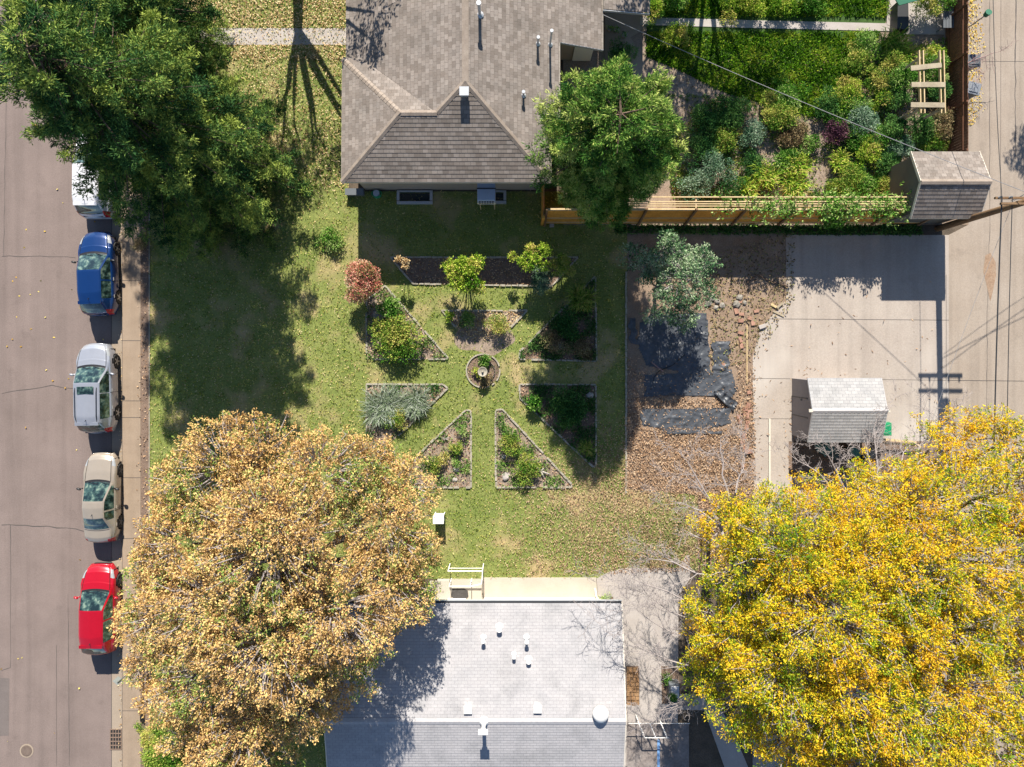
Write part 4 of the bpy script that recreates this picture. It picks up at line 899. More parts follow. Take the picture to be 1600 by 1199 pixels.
lg = ground_leaves('lush_grass', 42000, [(1010, -60), (1390, -60), (1388, 28), (1350, 95), (1300, 190), (1230, 175), (1130, 145), (1060, 110), (1010, 90)], L_lush, 0.16, 0.05, 0.016, per=2, flat=1.0, jz=0.0, tint=lambda x, y: np.clip(0.5 + 0.3 * np.sin(x * 0.06) * np.sin(y * 0.09) + rng.normal(0, 0.2, len(x)), 0, 1), dens=lambda x, y: np.where((y > 27) & (y < 51), 0, 1))
tag(lg, 'lush bright green grass in the back garden of the top house', 'grass', kind='stuff')

# ------------------------------------------------------------------ stone edged beds
labs = {'north west': 'stone edged triangular bed with a big leafy plant near the pink shrub', 'west': 'stone edged triangular bed filled with silvery grass', 'south west': 'stone edged triangular bed left of the grass path, touching the orange tree',
 'south east': 'stone edged triangular bed right of the grass path with white stones', 'east': 'stone edged triangular bed in shade with a bright green seedling at its corner', 'north east': 'stone edged triangular bed in dappled shade with dark foliage', 'far north': 'long narrow stone edged bed with lime shrubs below the house', 'inner north': 'small stone edged bed above the bird bath'}
OPEN = {'west': (3, 4), 'south west': (3,), 'inner north': (2, 3, 4)}
for k, poly in BEDS.items():
    t = thing('garden_bed', labs[k], 'garden bed', (0, 0, 0), 0, 'stone edged garden beds')
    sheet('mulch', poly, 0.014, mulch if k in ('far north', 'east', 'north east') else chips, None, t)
    e = MB(); n = len(poly)
    for i in range(n):
        if k in OPEN and i in OPEN[k]: continue
        a = W(*poly[i]); c = W(*poly[(i + 1) % n]); L_ = (c - a).length; m_ = max(1, int(L_ / 0.3)); d = (c - a).normalized()
        ang = math.atan2(d.y, d.x)
        for q in range(m_):
            if random.random() < 0.04: continue
            p = a + d * (L_ * (q + 0.5) / m_); s_ = random.uniform(0.8, 1.05)
            e.box((p.x + random.uniform(-.01, .01), p.y + random.uniform(-.01, .01), 0.045 + random.uniform(-.015, .012)), (L_ / m_ * 0.97 * s_, 0.085 * random.uniform(.75, 1.25), 0.09), rz=ang + random.uniform(-.06, .06))
    e.build('stone_edging', stone, t)
    if k not in ('far north', 'inner north'):
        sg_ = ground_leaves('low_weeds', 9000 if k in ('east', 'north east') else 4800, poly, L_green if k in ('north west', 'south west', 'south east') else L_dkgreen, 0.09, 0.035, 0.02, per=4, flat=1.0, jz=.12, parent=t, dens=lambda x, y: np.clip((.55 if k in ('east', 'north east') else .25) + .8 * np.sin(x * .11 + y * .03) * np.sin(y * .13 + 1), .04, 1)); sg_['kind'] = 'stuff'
    fl_ = ground_leaves('leaf_litter', 1500, poly, L_litter if k != 'inner north' else L_tan, 0.10, 0.06, 0.03, flat=0.4, jz=0.03, parent=t); fl_['kind'] = 'stuff'
el = thing('border_edging', 'long straight line of edging stones between lawn and brown bed', 'edging')
e = MB(); y = 425
while y < 766:
    p = W(978, y + 5); e.box((p.x + random.uniform(-.015, .015), p.y, 0.045), (0.09, 0.3, 0.09), rz=random.uniform(-.07, .07)); y += 9.6
e.build('stones', stone, el)
sheet('worn_patch', [(757 + 46 * math.cos(a) * (1 + .12 * math.sin(3 * a)), 524 + 30 * math.sin(a) * (1 + .15 * math.cos(5 * a))) for a in np.linspace(0, 6.1, 26)], 0.0075, chips)
# ring edging with the bird bath
rg_ = thing('ring_bed', 'circular planted ring of curved edging stones at the garden centre', 'garden bed')
sheet('mulch', circ(755, 580, 25), 0.012, mulch, None, rg_)
e = MB()
for k in range(34):
    a = 2 * math.pi * k / 34
    if random.random() < 0.15: continue
    p = W(755 + 26 * math.cos(a), 580 + 26 * math.sin(a)); e.box((p.x, p.y, 0.04), (0.16, 0.07, 0.08), rz=-a + math.pi / 2)
for k in range(14):
    a = -1.0 + 2.1 * k / 14; p = W(757 + 16 * math.cos(a), 581 + 16 * math.sin(a)); e.box((p.x, p.y, 0.04), (0.14, 0.06, 0.08), rz=-a + math.pi / 2)
e.build('stone_edging', stone, rg_)
p = W(755, 581); bt = thing('bird_bath', 'round stone bird bath on a pedestal at the centre of the garden', 'bird bath', p)
MB().lathe((0, 0, 0), [(0.17, 0), (0.17, 0.05), (0.09, 0.1), (0.07, 0.4), (0.09, 0.62), (0.14, 0.66)], 20).build('pedestal', rockm, bt, smooth=True)
bl = MB().lathe((0, 0, 0.66), [(0.10, 0), (0.22, 0.06), (0.25, 0.11), (0.235, 0.115), (0.19, 0.07), (0.05, 0.06)], 24).build('bowl', stone, bt, smooth=True)
MB().lathe((0, 0, 0.73), [(0.06, 0), (0.05, 0.09), (0.02, 0.13)], 12).build('finial', stone, bl, smooth=True)

# ------------------------------------------------------------------ landscape fabric sheets
def tarp(label, poly, seed, z=0.03, amp=0.05, res=1.6):
    r_ = random.Random(seed); xs = [p[0] for p in poly]; ys_ = [p[1] for p in poly]; nx = int((max(xs) - min(xs)) / res) + 1; ny = int((max(ys_) - min(ys_)) / res) + 1
    gx = np.linspace(min(xs), max(xs), nx); gy = np.linspace(min(ys_), max(ys_), ny); X, Y = np.meshgrid(gx, gy)
    h = np.zeros_like(X)
    for _ in range(26):
        a = r_.uniform(0, math.pi); cx = r_.uniform(min(xs), max(xs)); cy = r_.uniform(min(ys_), max(ys_)); wv = r_.uniform(1.2, 3.0); ln = r_.uniform(10, 40)
        u = (X - cx) * math.cos(a) + (Y - cy) * math.sin(a); v = -(X - cx) * math.sin(a) + (Y - cy) * math.cos(a) + 4 * np.sin(u * 0.12 + _)
        h += r_.uniform(0.3, 1) * np.exp(-(v / wv) ** 2) * np.exp(-(u / ln) ** 2)
    Z = z + amp * .9 * np.clip(h, 0, 1.6) + .006 * np.sin(X * 1.3 + 3 * np.sin(Y * .3)) * np.sin(Y * .9)
    jx = X + 2.0 * np.sin(Y * 0.35 + seed) * (np.minimum(X - min(xs), max(xs) - X) < 3)
    ins = in_poly((X[:-1, :-1] + res / 2).ravel(), (Y[:-1, :-1] + res / 2).ravel(), poly).reshape(ny - 1, nx - 1)
    vs = [tuple((W(jx[j, i], Y[j, i]).x, W(0, Y[j, i]).y, Z[j, i])) for j in range(ny) for i in range(nx)]
    fs = [(j * nx + i, (j + 1) * nx + i, (j + 1) * nx + i + 1, j * nx + i + 1) for j in range(ny - 1) for i in range(nx - 1) if ins[j, i]]
    o = MB().add(vs, fs).build('landscape_fabric', tarpm, None, smooth=True); return tag(o, label, 'fabric', 'sheets of landscape fabric')
tarp('crumpled black fabric in the shade below the small green tree', [(1016, 492), (1104, 490), (1107, 576), (1056, 580), (1010, 572), (996, 540), (1000, 505)], 1)
tarp('black fabric flap in the sun left of the pale dirt patch', [(1088, 505), (1105, 500), (1109, 586), (1052, 592), (1085, 545)], 5, 0.045)
tarp('wide band of dark crumpled fabric across the middle of the old bed', [(1006, 586), (1104, 584), (1142, 578), (1151, 608), (1143, 622), (1108, 618), (1008, 620)], 2, 0.04)
tarp('leaf strewn strip of dark fabric below the wide crumpled band', [(1000, 640), (1140, 638), (1140, 662), (1100, 672), (1040, 672), (1002, 664)], 3, 0.032)
tarp('small sunlit square of fabric right of the pale dirt patch', [(1112, 535), (1140, 534), (1138, 580), (1114, 584)], 4, 0.035)
tarp('thin bunched dark strip of fabric among the brown leaves', [(1034, 672), (1130, 673), (1128, 677), (1036, 678)], 6, 0.045)
tarp('bunched fabric crumple at the right end of the wide band', [(1112, 612), (1126, 610), (1150, 628), (1144, 642), (1134, 634)], 7, 0.06, 0.12)
tarp('dark fabric scraps beside the border stones', [(982, 498), (992, 498), (996, 540), (984, 536)], 8, 0.03)

# bricks and timber beside the driveway
def one(name, mb, mat, label, cat, group=None, **k): return tag(mb.build(name, mat, None, **k), label, cat, group)
bk = [(1156, 470), (1158, 492), (1157, 502), (1157, 521), (1157, 532), (1158, 541), (1170, 614), (1164, 640), (1165, 648), (1154, 652), (1156, 660), (1167, 652), (1162, 682), (1160, 692), (1163, 700), (1171, 498), (1176, 506), (1150, 487), (1181, 487), (1168, 660), (1166, 668), (1169, 634), (1171, 643), (1130, 572), (1160, 728)]
src = MB().box((0, 0, 0.035), (0.24, 0.16, 0.07)).build('brick', brickm, None, bevel=0.006)
for i, (x, y) in enumerate(bk):
    o = src if i == 0 else src.copy()
    if i: COL.objects.link(o)
    o.location = W(x, y) + Vector((0, 0, 0.012)); o.rotation_euler = (random.uniform(-.08, .08), random.uniform(-.08, .08), random.choice((0, math.pi / 2)) + random.uniform(-.25, .25)); o.scale = (random.uniform(.8, 1.3), random.uniform(.9, 1.4), 1)
    tag(o, 'loose reddish brick lying in the row between the brown bed and the driveway', 'brick', 'loose bricks beside the driveway')
one('cinder_block', MB().box((0, 0, 0.1), (0.4, 0.2, 0.16), M=Matrix.Translation(W(1168, 706)) @ Matrix.Rotation(0.1, 4, 'Z')), brickm, 'large two holed brown block beside the driveway edge', 'block', bevel=0.01)
one('cinder_block', MB().box((0, 0, 0.08), (0.36, 0.2, 0.12), M=Matrix.Translation(W(1190, 511)) @ Matrix.Rotation(0.35, 4, 'Z')), pathc, 'pale grey block on the driveway corner by the pale dirt', 'block', bevel=0.01)
b = MB(); b.beam(W(1167, 508, .06), W(1167, 600, .06), 0.05, 0.04); one('plank', b, cedarp, 'long thin pale plank standing along the driveway edge', 'plank')
b = MB(); b.beam(W(1202.5, 655, .07), W(1202.5, 770, .07), 0.09, 0.05); one('plank', b, trimw, 'long white board lying along the driveway left of the shed', 'plank')
b = MB(); b.beam(W(1205, 476, .06), W(1217, 483, .06), 0.12, 0.05); one('plank', b, cedarp, 'short light timber offcut at the driveway corner, left piece', 'plank')
b = MB(); b.beam(W(1214, 482, .1), W(1223, 474, .1), 0.10, 0.05); one('plank', b, oldwood, 'short upright timber offcut leaning at the driveway corner', 'plank')
b = MB(); b.beam(W(1208, 487, .05), W(1225, 495, .05), 0.09, 0.04); one('plank', b, oldwood, 'lowest brown timber offcut at the driveway corner', 'plank')
b = MB(); b.beam(W(1168, 442, .08), W(1184, 430, .08), 0.05, 0.05); b.beam(W(1184, 430, .08), W(1207, 441, .08), 0.05, 0.05); b.beam(W(1207, 441, .08), W(1232, 448, .08), 0.05, 0.05); one('branch', b, barkb, 'bent branch lying across the leaves above the driveway corner', 'branch')
b = MB(); b.beam(W(1017, 566, .08), W(1036, 581, .08), 0.05, 0.05); one('stick', b, twigp, 'pinkish stick lying on the shaded fabric', 'stick')
hz = MB(); hz.tube([W(x, y, 0.06) for x, y in ((1100, 640), (1020, 600), (1022, 590), (1030, 580), (1050, 572), (1070, 555))][1:], 0.018, 6); one('hose', hz, black, 'thin dark hose curving over the fabric band', 'hose')
hz = MB(); hz.tube([W(x, y, 0.05) for x, y in ((1152, 520), (1153, 510), (1158, 503), (1166, 503), (1170, 508))], 0.018, 6); one('hose', hz, trimd, 'curved piece of pipe over the bricks', 'hose')
# rocks
def rock(px, py, r_, mat, label, h=0.0, sq=0.6):
    bm = bmesh.new(); bmesh.ops.create_icosphere(bm, subdivisions=2, radius=r_)
    for v in bm.verts: v.co *= random.uniform(0.78, 1.15); v.co.z *= sq
    me = bpy.data.meshes.new('rock'); bm.to_mesh(me); bm.free(); me.materials.append(mat); o = bpy.data.objects.new('rock', me); COL.objects.link(o)
    o.location = W(px, py) + Vector((0, 0, r_ * 0.3 + h)); o.rotation_euler = (0, 0, random.uniform(0, 6)); return tag(o, label, 'rock')
rock(713, 733, 0.18, pathc, 'flat pale stone upper one in the bed left of the grass path'); rock(711, 750, 0.14, pathc, 'smaller pale stone lower down in the bed left of the grass path')
rock(787, 714, 0.13, pathc, 'pale stone against the upper left edging of the right hand bed'); rock(790, 745, 0.22, pathc, 'broad pale stone near the lower left corner of the right hand bed', sq=0.4)
rock(592, 494, 0.3, rockm, 'flat bluish stone in the shade below the pink shrub', sq=0.25); rock(876, 542, 0.2, rockm, 'blue grey stone in the dark shaded bed', sq=0.3)
rock(922, 618, 0.2, pathc, 'pale blue angular stone at the right edge of the shaded bed', sq=0.5)
for i, (x, y) in enumerate(((1112, 466), (1120, 472), (1128, 478), (1106, 474), (1118, 482), (1150, 476), (1163, 474), (1155, 466))):
    o = rock(x, y, random.uniform(.1, .2), rockm, 'grey rock in the loose pile right of the small green tree'); o['group'] = 'rocks piled right of the small green tree'
x_, y_ = 0, 0
# driftwood
def drift(px, py, label, s=1.0, rot=0.0):
    b = MB(); p = W(px, py, 0.1)
    for a, l in ((0.3, 0.6), (2.9, 0.5), (-0.5, 0.45), (3.6, 0.35), (1.4, 0.25)):
        d = Vector((math.cos(a + rot), math.sin(a + rot), 0.1)) * l * s; b.tube([p, p + d * 0.5 + Vector((0, 0, .03)), p + d], [0.07 * s, 0.05 * s, 0.02 * s], 6)
    return tag(b.build('driftwood', pathc, None, smooth=True), label, 'driftwood')
drift(845, 737, 'grey driftwood piece in the middle of the bed right of the grass path', 0.9, -0.6); drift(696, 686, 'small driftwood twig in the bed left of the grass path', 0.4)

# ------------------------------------------------------------------ plants
def bush(name, label, px, py, rad, ht, mat, n=260, per=5, ln=0.12, wd=0.06, clumps=7, stems=True, cat='shrub', stemmat=None, group=None, spread=0.9, squash=1.0, cr=0.42, base=0.25, ground=True, lean=(0, 0)):
    t = thing(name, label, cat, W(px, py), 0, group); cs = []
    for k in range(clumps):
        a = 2.4 * k + random.uniform(-.4, .4); rr = rad * (1 - cr) * math.sqrt((k + 0.3) / clumps) * random.uniform(.55, 1.4); zz = ht * (base + (1 - base - 0.15) * (1 - (rr / rad) ** 2) * random.uniform(0.8, 1.1))
        cs.append(np.array([math.cos(a) * rr + lean[0] * zz, math.sin(a) * rr * squash + lean[1] * zz, zz]))
    P = []; D = []; TT = []
    for c in cs:
        m = int(n * 1.7 * random.uniform(.6, 1.4)) // clumps; TT.append(np.full(m, random.gauss(.5, .24))); d = unit(rng.normal(0, 1, (m, 3))); d[:, 2] = np.abs(d[:, 2]) * 0.9 - 0.15; rr = rad * cr * rng.uniform(0.55, 1.0, (m, 1)) * rng.uniform(.8, 1.2)
        P.append(c + d * rr * np.array([1, 1, 0.75])); D.append(d)
    P = np.concatenate(P); P[:, 2] = np.maximum(P[:, 2], 0.04); D = np.concatenate(D)
    o = leaves_mesh('foliage', P, D, mat, per=per, ln=ln * .78, wd=wd * .8, spread=spread, parent=t, tint=np.clip(np.concatenate(TT) + rng.normal(0, .15, len(P)), .02, .98))
    if stems:
        b = MB()
        for c in cs:
            c = Vector(c); b.tube([(random.uniform(-.05, .05), random.uniform(-.05, .05), 0), c * 0.5 + Vector((random.uniform(-.06, .06), random.uniform(-.06, .06), 0.05)), c], [0.028, 0.02, 0.01], 5)
        b.build('stems', stemmat or barkb, t)
    return t
def clump(name, label, px, py, rad, ht, mat, n=130, cat='grass clump', wd=0.03, group=None):
    """arching strap-leaf clump: blades of three segments"""
    t = thing(name, label, cat, W(px, py), 0, group); vs = []; fs = []; tn = []
    wd = wd * .6
    for k in range(int(n * 2.2)):
        a = random.uniform(0, 6.283); q = k % 5; off = Vector((math.cos(q * 1.256 + rad * 9), math.sin(q * 1.256 + rad * 9), 0)) * rad * .38 * (q > 0); l = rad * random.uniform(0.35, 0.85); u = Vector((math.cos(a), math.sin(a), 0)); s = Vector((-u.y, u.x, 0)) * wd * random.uniform(.7, 1.3); hh = ht * random.uniform(0.7, 1.15)
        o = off + u * random.uniform(0, rad * .15); a2 = random.uniform(-.5, .5); ub = Vector((math.cos(a + a2), math.sin(a + a2), 0)); pr = [(0, 0.0), (0.35, 0.75), (0.72, 0.98), (1.0, 0.72)]; b0 = len(vs)
        for i, (f, g) in enumerate(pr):
            c = o + (u * (1 - f) + ub * f) * l * f + Vector((0, 0, hh * g)); w_ = (1, 1, 0.8, 0.12)[i]; vs += [c - s * w_, c + s * w_]
        fs += [(b0 + 2 * i, b0 + 2 * i + 1, b0 + 2 * i + 3, b0 + 2 * i + 2) for i in range(3)]; tn += [random.random()] * 3
    mb = MB().add(vs, fs); ob = mb.build('blades', mat, t); at = ob.data.attributes.new('tint', 'FLOAT', 'FACE'); at.data.foreach_set('value', tn)
    return t
# around the front beds
bush('shrub', 'round pink and red leaved shrub at the lawn edge', 578, 441, 1.22, 2.1, L_pink, 1500, 6, 0.11, 0.06, 13, cr=0.36)
bush('shrub', 'big lime green shrub in the middle of the long top bed', 732, 433, 1.25, 2.3, L_lime, 620, 6, 0.15, 0.08, 11, cr=0.30, stemmat=twigp, base=0.45)
bush('shrub', 'sparse lime shrub with bare pinkish stems in the long top bed', 832, 412, 1.2, 2.3, L_lime, 260, 6, 0.13, 0.07, 10, cr=0.20, stemmat=twigp, base=0.5)
bush('shrub', 'tan yellow leaved shrub at the right end of the long top bed', 876, 420, 0.85, 1.7, L_olive, 420, 5, 0.11, 0.05, 8, cr=0.34)
bush('shrub', 'blue green fine leaved shrub below the sparse lime shrub', 844, 444, 0.8, 1.1, L_teal, 520, 6, 0.11, 0.035, 8, cr=0.38)
bush('seedling', 'spindly plant with three tan leaf tufts at the left of the long top bed', 636, 414, 0.55, 1.7, L_tan, 50, 7, 0.12, 0.07, 3, cr=0.22, cat='seedling', base=0.7)
bush('leafy_plant', 'broad green leafy plant filling the upper left triangular bed', 622, 530, 1.55, 0.8, L_olive, 900, 5, 0.14, 0.07, 12, cat='plant', stems=False)
bush('leafy_plant', 'smaller green plant above the broad one in the upper left triangular bed', 612, 482, 0.75, 0.8, L_green, 260, 5, 0.13, 0.07, 6, cat='plant', stems=False)
clump('ornamental_grass', 'silvery flopping grass, left of the pair in the silvery bed', 603, 638, 1.25, 0.55, L_grey, 420, cat='grass clump', wd=0.018)
clump('ornamental_grass', 'silvery flopping grass, right of the pair in the silvery bed', 648, 628, 0.95, 0.5, L_grey, 320, cat='grass clump', wd=0.018)
bush('leafy_plant', 'low olive plant in the middle of the silvery grass bed', 622, 652, 0.75, 0.5, L_olive, 260, 5, 0.10, 0.04, 6, cat='plant', stems=False)
bush('small_plant', 'small yellow flowered plant in the upper part of the bed left of the grass path', 712, 700, 0.42, 0.45, L_olive, 120, 5, 0.10, 0.05, 4, cat='plant', stems=False)
bush('small_plant', 'larger green plant in the middle of the bed left of the grass path', 684, 722, 0.65, 0.45, L_olive, 200, 5, 0.11, 0.05, 5, cat='plant', stems=False)
bush('small_plant', 'thin green tuft at the top of the bed left of the grass path', 722, 672, 0.4, 0.4, L_green, 70, 5, 0.10, 0.04, 4, cat='plant', stems=False)
bush('small_plant', 'green tuft beside the flat pale stone left of the grass path', 712, 722, 0.3, 0.3, L_green, 60, 5, 0.10, 0.04, 3, cat='plant', stems=False)
bush('leafy_plant', 'spreading yellow green plant in the upper part of the bed right of the grass path', 797, 694, 0.9, 0.5, L_olive, 330, 5, 0.11, 0.05, 7, cat='plant', stems=False)
bush('leafy_plant', 'spreading yellow green plant in the lower part of the bed right of the grass path', 822, 728, 1.05, 0.5, L_olive, 360, 5, 0.11, 0.05, 8, cat='plant', stems=False)
bush('small_plant', 'green tuft in the narrow top of the bed right of the grass path', 789, 668, 0.35, 0.35, L_green, 60, 5, 0.10, 0.04, 3, cat='plant', stems=False)
bush('leafy_plant', 'bright green sunlit seedling at the corner of the shaded right bed', 836, 630, 0.5, 0.6, L_green, 80, 6, 0.16, 0.10, 5, cat='plant')
bush('leafy_plant', 'large dark green plant in the shaded right bed', 888, 634, 1.25, 0.8, L_dkgreen, 600, 5, 0.13, 0.07, 9, cat='plant', stems=False)
clump('ornamental_grass', 'small yellowish grass tuft at the bottom of the shaded right bed', 914, 700, 0.5, 0.4, L_olive, 90, wd=0.015)
bush('leafy_plant', 'dark mauve twiggy plant at the left of the upper right bed', 862, 530, 0.9, 0.7, L_brown, 300, 5, 0.09, 0.05, 7, cat='plant')
bush('leafy_plant', 'dark leafy plant in the middle of the upper right bed', 884, 510, 1.0, 0.8, L_dkgreen, 420, 5, 0.11, 0.06, 8, cat='plant', stems=False)
bush('leafy_plant', 'brownish plant at the right corner of the upper right bed', 908, 545, 0.75, 0.6, L_brown, 260, 5, 0.09, 0.05, 6, cat='plant')
clump('ornamental_grass', 'yellow green feathery grass at the top of the upper right bed', 908, 466, 0.85, 1.0, L_olive, 220, wd=0.015)
bush('small_plant', 'grey green plant at the right of the small bed above the bird bath', 777, 506, 0.75, 0.7, L_olive, 300, 5, 0.09, 0.04, 6, cat='plant')
bush('small_plant', 'green plant at the left of the small bed above the bird bath', 733, 500, 0.6, 0.6, L_green, 170, 5, 0.10, 0.05, 5, cat='plant')
bush('small_plant', 'small yellow plant at the left end of the small bed above the bird bath', 703, 493, 0.35, 0.4, L_lime, 60, 5, 0.10, 0.05, 3, cat='plant')
bush('small_plant', 'green plant growing in the ring above the bird bath', 757, 566, 0.42, 0.3, L_green, 110, 5, 0.11, 0.06, 4, cat='plant', stems=False)
bush('small_plant', 'yellow leaved plant in the ring left of the bird bath', 747, 581, 0.28, 0.3, L_lime, 60, 5, 0.11, 0.06, 3, cat='plant', stems=False)
bush('small_plant', 'dark twiggy plant in the ring below the bird bath', 758, 596, 0.4, 0.3, L_brown, 90, 5, 0.10, 0.05, 4, cat='plant', stems=False)
bush('shrub', 'dry grey brown shrub at the sidewalk edge under the spruce', 228, 383, 0.6, 0.6, L_brown, 220, 5, 0.09, 0.03, 5)
bush('small_plant', 'sunlit yellow green plant against the left wall of the top house', 520, 375, 0.9, 0.4, L_green, 240, 5, 0.12, 0.06, 7, cat='plant', stems=False)
bush('small_plant', 'small weed patch at the corner of the white house', 943, 935, 0.35, 0.35, L_green, 80, 5, 0.09, 0.05, 4, cat='plant', stems=False)
bush('shrub', 'wide yellow green shrub at the bottom left under the orange tree', 285, 1150, 2.0, 1.6, L_olive, 2200, 6, 0.14, 0.05, 14, cr=0.34)
bush('small_plant', 'small round plant beside the sidewalk at the bottom left', 221, 1133, 0.32, 0.3, L_olive, 60, 5, 0.09, 0.04, 3, cat='plant', stems=False)

# back garden of the top house: (x, y, radius, height, kind, palette, label)
BG = [
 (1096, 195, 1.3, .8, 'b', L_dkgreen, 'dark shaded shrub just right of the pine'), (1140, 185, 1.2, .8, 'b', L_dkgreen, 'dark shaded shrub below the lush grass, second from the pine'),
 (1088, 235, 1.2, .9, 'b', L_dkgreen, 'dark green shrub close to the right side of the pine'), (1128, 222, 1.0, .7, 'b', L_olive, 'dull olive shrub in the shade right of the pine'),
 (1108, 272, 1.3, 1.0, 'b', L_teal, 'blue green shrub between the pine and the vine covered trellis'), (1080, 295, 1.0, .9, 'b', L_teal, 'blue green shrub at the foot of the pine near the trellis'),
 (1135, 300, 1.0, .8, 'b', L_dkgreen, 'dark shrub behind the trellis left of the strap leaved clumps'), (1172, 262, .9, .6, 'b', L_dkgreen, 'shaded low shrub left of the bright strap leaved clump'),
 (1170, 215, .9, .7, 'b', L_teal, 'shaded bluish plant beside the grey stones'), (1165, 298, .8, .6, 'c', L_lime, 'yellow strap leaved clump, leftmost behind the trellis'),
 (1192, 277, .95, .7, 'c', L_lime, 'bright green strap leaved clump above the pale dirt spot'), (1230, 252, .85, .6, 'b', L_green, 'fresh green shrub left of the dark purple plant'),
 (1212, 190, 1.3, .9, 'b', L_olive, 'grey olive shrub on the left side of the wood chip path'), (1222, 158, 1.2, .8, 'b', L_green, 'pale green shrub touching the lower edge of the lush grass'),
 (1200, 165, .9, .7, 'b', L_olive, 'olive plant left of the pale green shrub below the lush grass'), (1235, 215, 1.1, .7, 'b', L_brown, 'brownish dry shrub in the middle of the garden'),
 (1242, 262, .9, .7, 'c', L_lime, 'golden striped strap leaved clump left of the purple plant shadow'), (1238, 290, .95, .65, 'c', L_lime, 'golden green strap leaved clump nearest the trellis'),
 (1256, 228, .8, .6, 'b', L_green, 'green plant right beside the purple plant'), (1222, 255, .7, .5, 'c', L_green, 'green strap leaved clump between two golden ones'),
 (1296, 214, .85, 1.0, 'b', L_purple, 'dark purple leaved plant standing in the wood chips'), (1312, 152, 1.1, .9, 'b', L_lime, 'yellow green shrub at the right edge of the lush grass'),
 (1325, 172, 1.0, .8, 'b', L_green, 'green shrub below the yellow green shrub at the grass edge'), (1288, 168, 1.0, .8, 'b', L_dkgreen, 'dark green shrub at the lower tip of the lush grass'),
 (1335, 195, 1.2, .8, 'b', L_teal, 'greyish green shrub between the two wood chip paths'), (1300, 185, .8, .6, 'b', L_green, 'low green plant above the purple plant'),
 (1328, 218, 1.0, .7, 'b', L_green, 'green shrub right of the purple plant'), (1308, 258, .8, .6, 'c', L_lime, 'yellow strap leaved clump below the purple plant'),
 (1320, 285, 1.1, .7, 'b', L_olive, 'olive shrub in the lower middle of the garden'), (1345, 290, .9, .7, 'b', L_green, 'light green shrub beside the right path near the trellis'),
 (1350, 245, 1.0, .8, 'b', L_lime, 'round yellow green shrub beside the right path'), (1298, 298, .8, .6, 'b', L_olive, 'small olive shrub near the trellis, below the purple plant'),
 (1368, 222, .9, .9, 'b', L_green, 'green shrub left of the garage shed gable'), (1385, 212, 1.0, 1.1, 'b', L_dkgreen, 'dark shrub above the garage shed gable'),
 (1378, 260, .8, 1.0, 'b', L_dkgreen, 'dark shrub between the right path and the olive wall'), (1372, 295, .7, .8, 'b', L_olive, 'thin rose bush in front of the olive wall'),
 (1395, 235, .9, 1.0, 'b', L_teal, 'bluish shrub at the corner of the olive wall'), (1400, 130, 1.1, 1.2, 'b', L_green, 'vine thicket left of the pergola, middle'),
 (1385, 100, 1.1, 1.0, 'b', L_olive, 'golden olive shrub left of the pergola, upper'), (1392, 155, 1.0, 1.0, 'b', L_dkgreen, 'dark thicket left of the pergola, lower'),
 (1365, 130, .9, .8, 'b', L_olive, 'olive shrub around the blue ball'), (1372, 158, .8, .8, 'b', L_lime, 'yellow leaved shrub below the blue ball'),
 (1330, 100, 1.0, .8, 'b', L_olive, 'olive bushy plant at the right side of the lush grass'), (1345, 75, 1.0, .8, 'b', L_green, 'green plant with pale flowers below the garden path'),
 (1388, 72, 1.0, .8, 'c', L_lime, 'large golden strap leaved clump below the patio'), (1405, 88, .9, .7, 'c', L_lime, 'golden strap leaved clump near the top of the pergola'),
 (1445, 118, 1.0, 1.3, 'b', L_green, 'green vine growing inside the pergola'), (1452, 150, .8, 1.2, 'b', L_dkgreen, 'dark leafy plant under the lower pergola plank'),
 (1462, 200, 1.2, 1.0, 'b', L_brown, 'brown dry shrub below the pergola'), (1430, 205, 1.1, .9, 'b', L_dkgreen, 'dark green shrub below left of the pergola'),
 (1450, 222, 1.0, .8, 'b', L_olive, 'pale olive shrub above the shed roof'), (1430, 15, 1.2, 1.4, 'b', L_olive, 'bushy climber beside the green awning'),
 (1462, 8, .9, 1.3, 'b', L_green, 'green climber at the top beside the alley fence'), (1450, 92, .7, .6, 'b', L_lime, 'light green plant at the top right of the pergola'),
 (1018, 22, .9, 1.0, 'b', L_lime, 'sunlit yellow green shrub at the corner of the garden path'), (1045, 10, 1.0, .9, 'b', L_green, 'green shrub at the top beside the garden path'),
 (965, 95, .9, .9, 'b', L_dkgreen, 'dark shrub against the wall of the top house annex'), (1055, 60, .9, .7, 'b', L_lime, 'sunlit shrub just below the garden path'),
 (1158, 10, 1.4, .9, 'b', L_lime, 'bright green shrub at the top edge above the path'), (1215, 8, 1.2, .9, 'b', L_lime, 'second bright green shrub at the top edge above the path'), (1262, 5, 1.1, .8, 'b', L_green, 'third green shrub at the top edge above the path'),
]
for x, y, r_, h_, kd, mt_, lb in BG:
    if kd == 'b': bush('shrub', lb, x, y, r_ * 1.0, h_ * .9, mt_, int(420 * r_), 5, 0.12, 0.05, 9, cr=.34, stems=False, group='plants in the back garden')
    else: clump('strap_leaf_plant', lb, x, y, r_ * 0.9, h_, mt_, 120, cat='plant', wd=0.03, group='plants in the back garden')
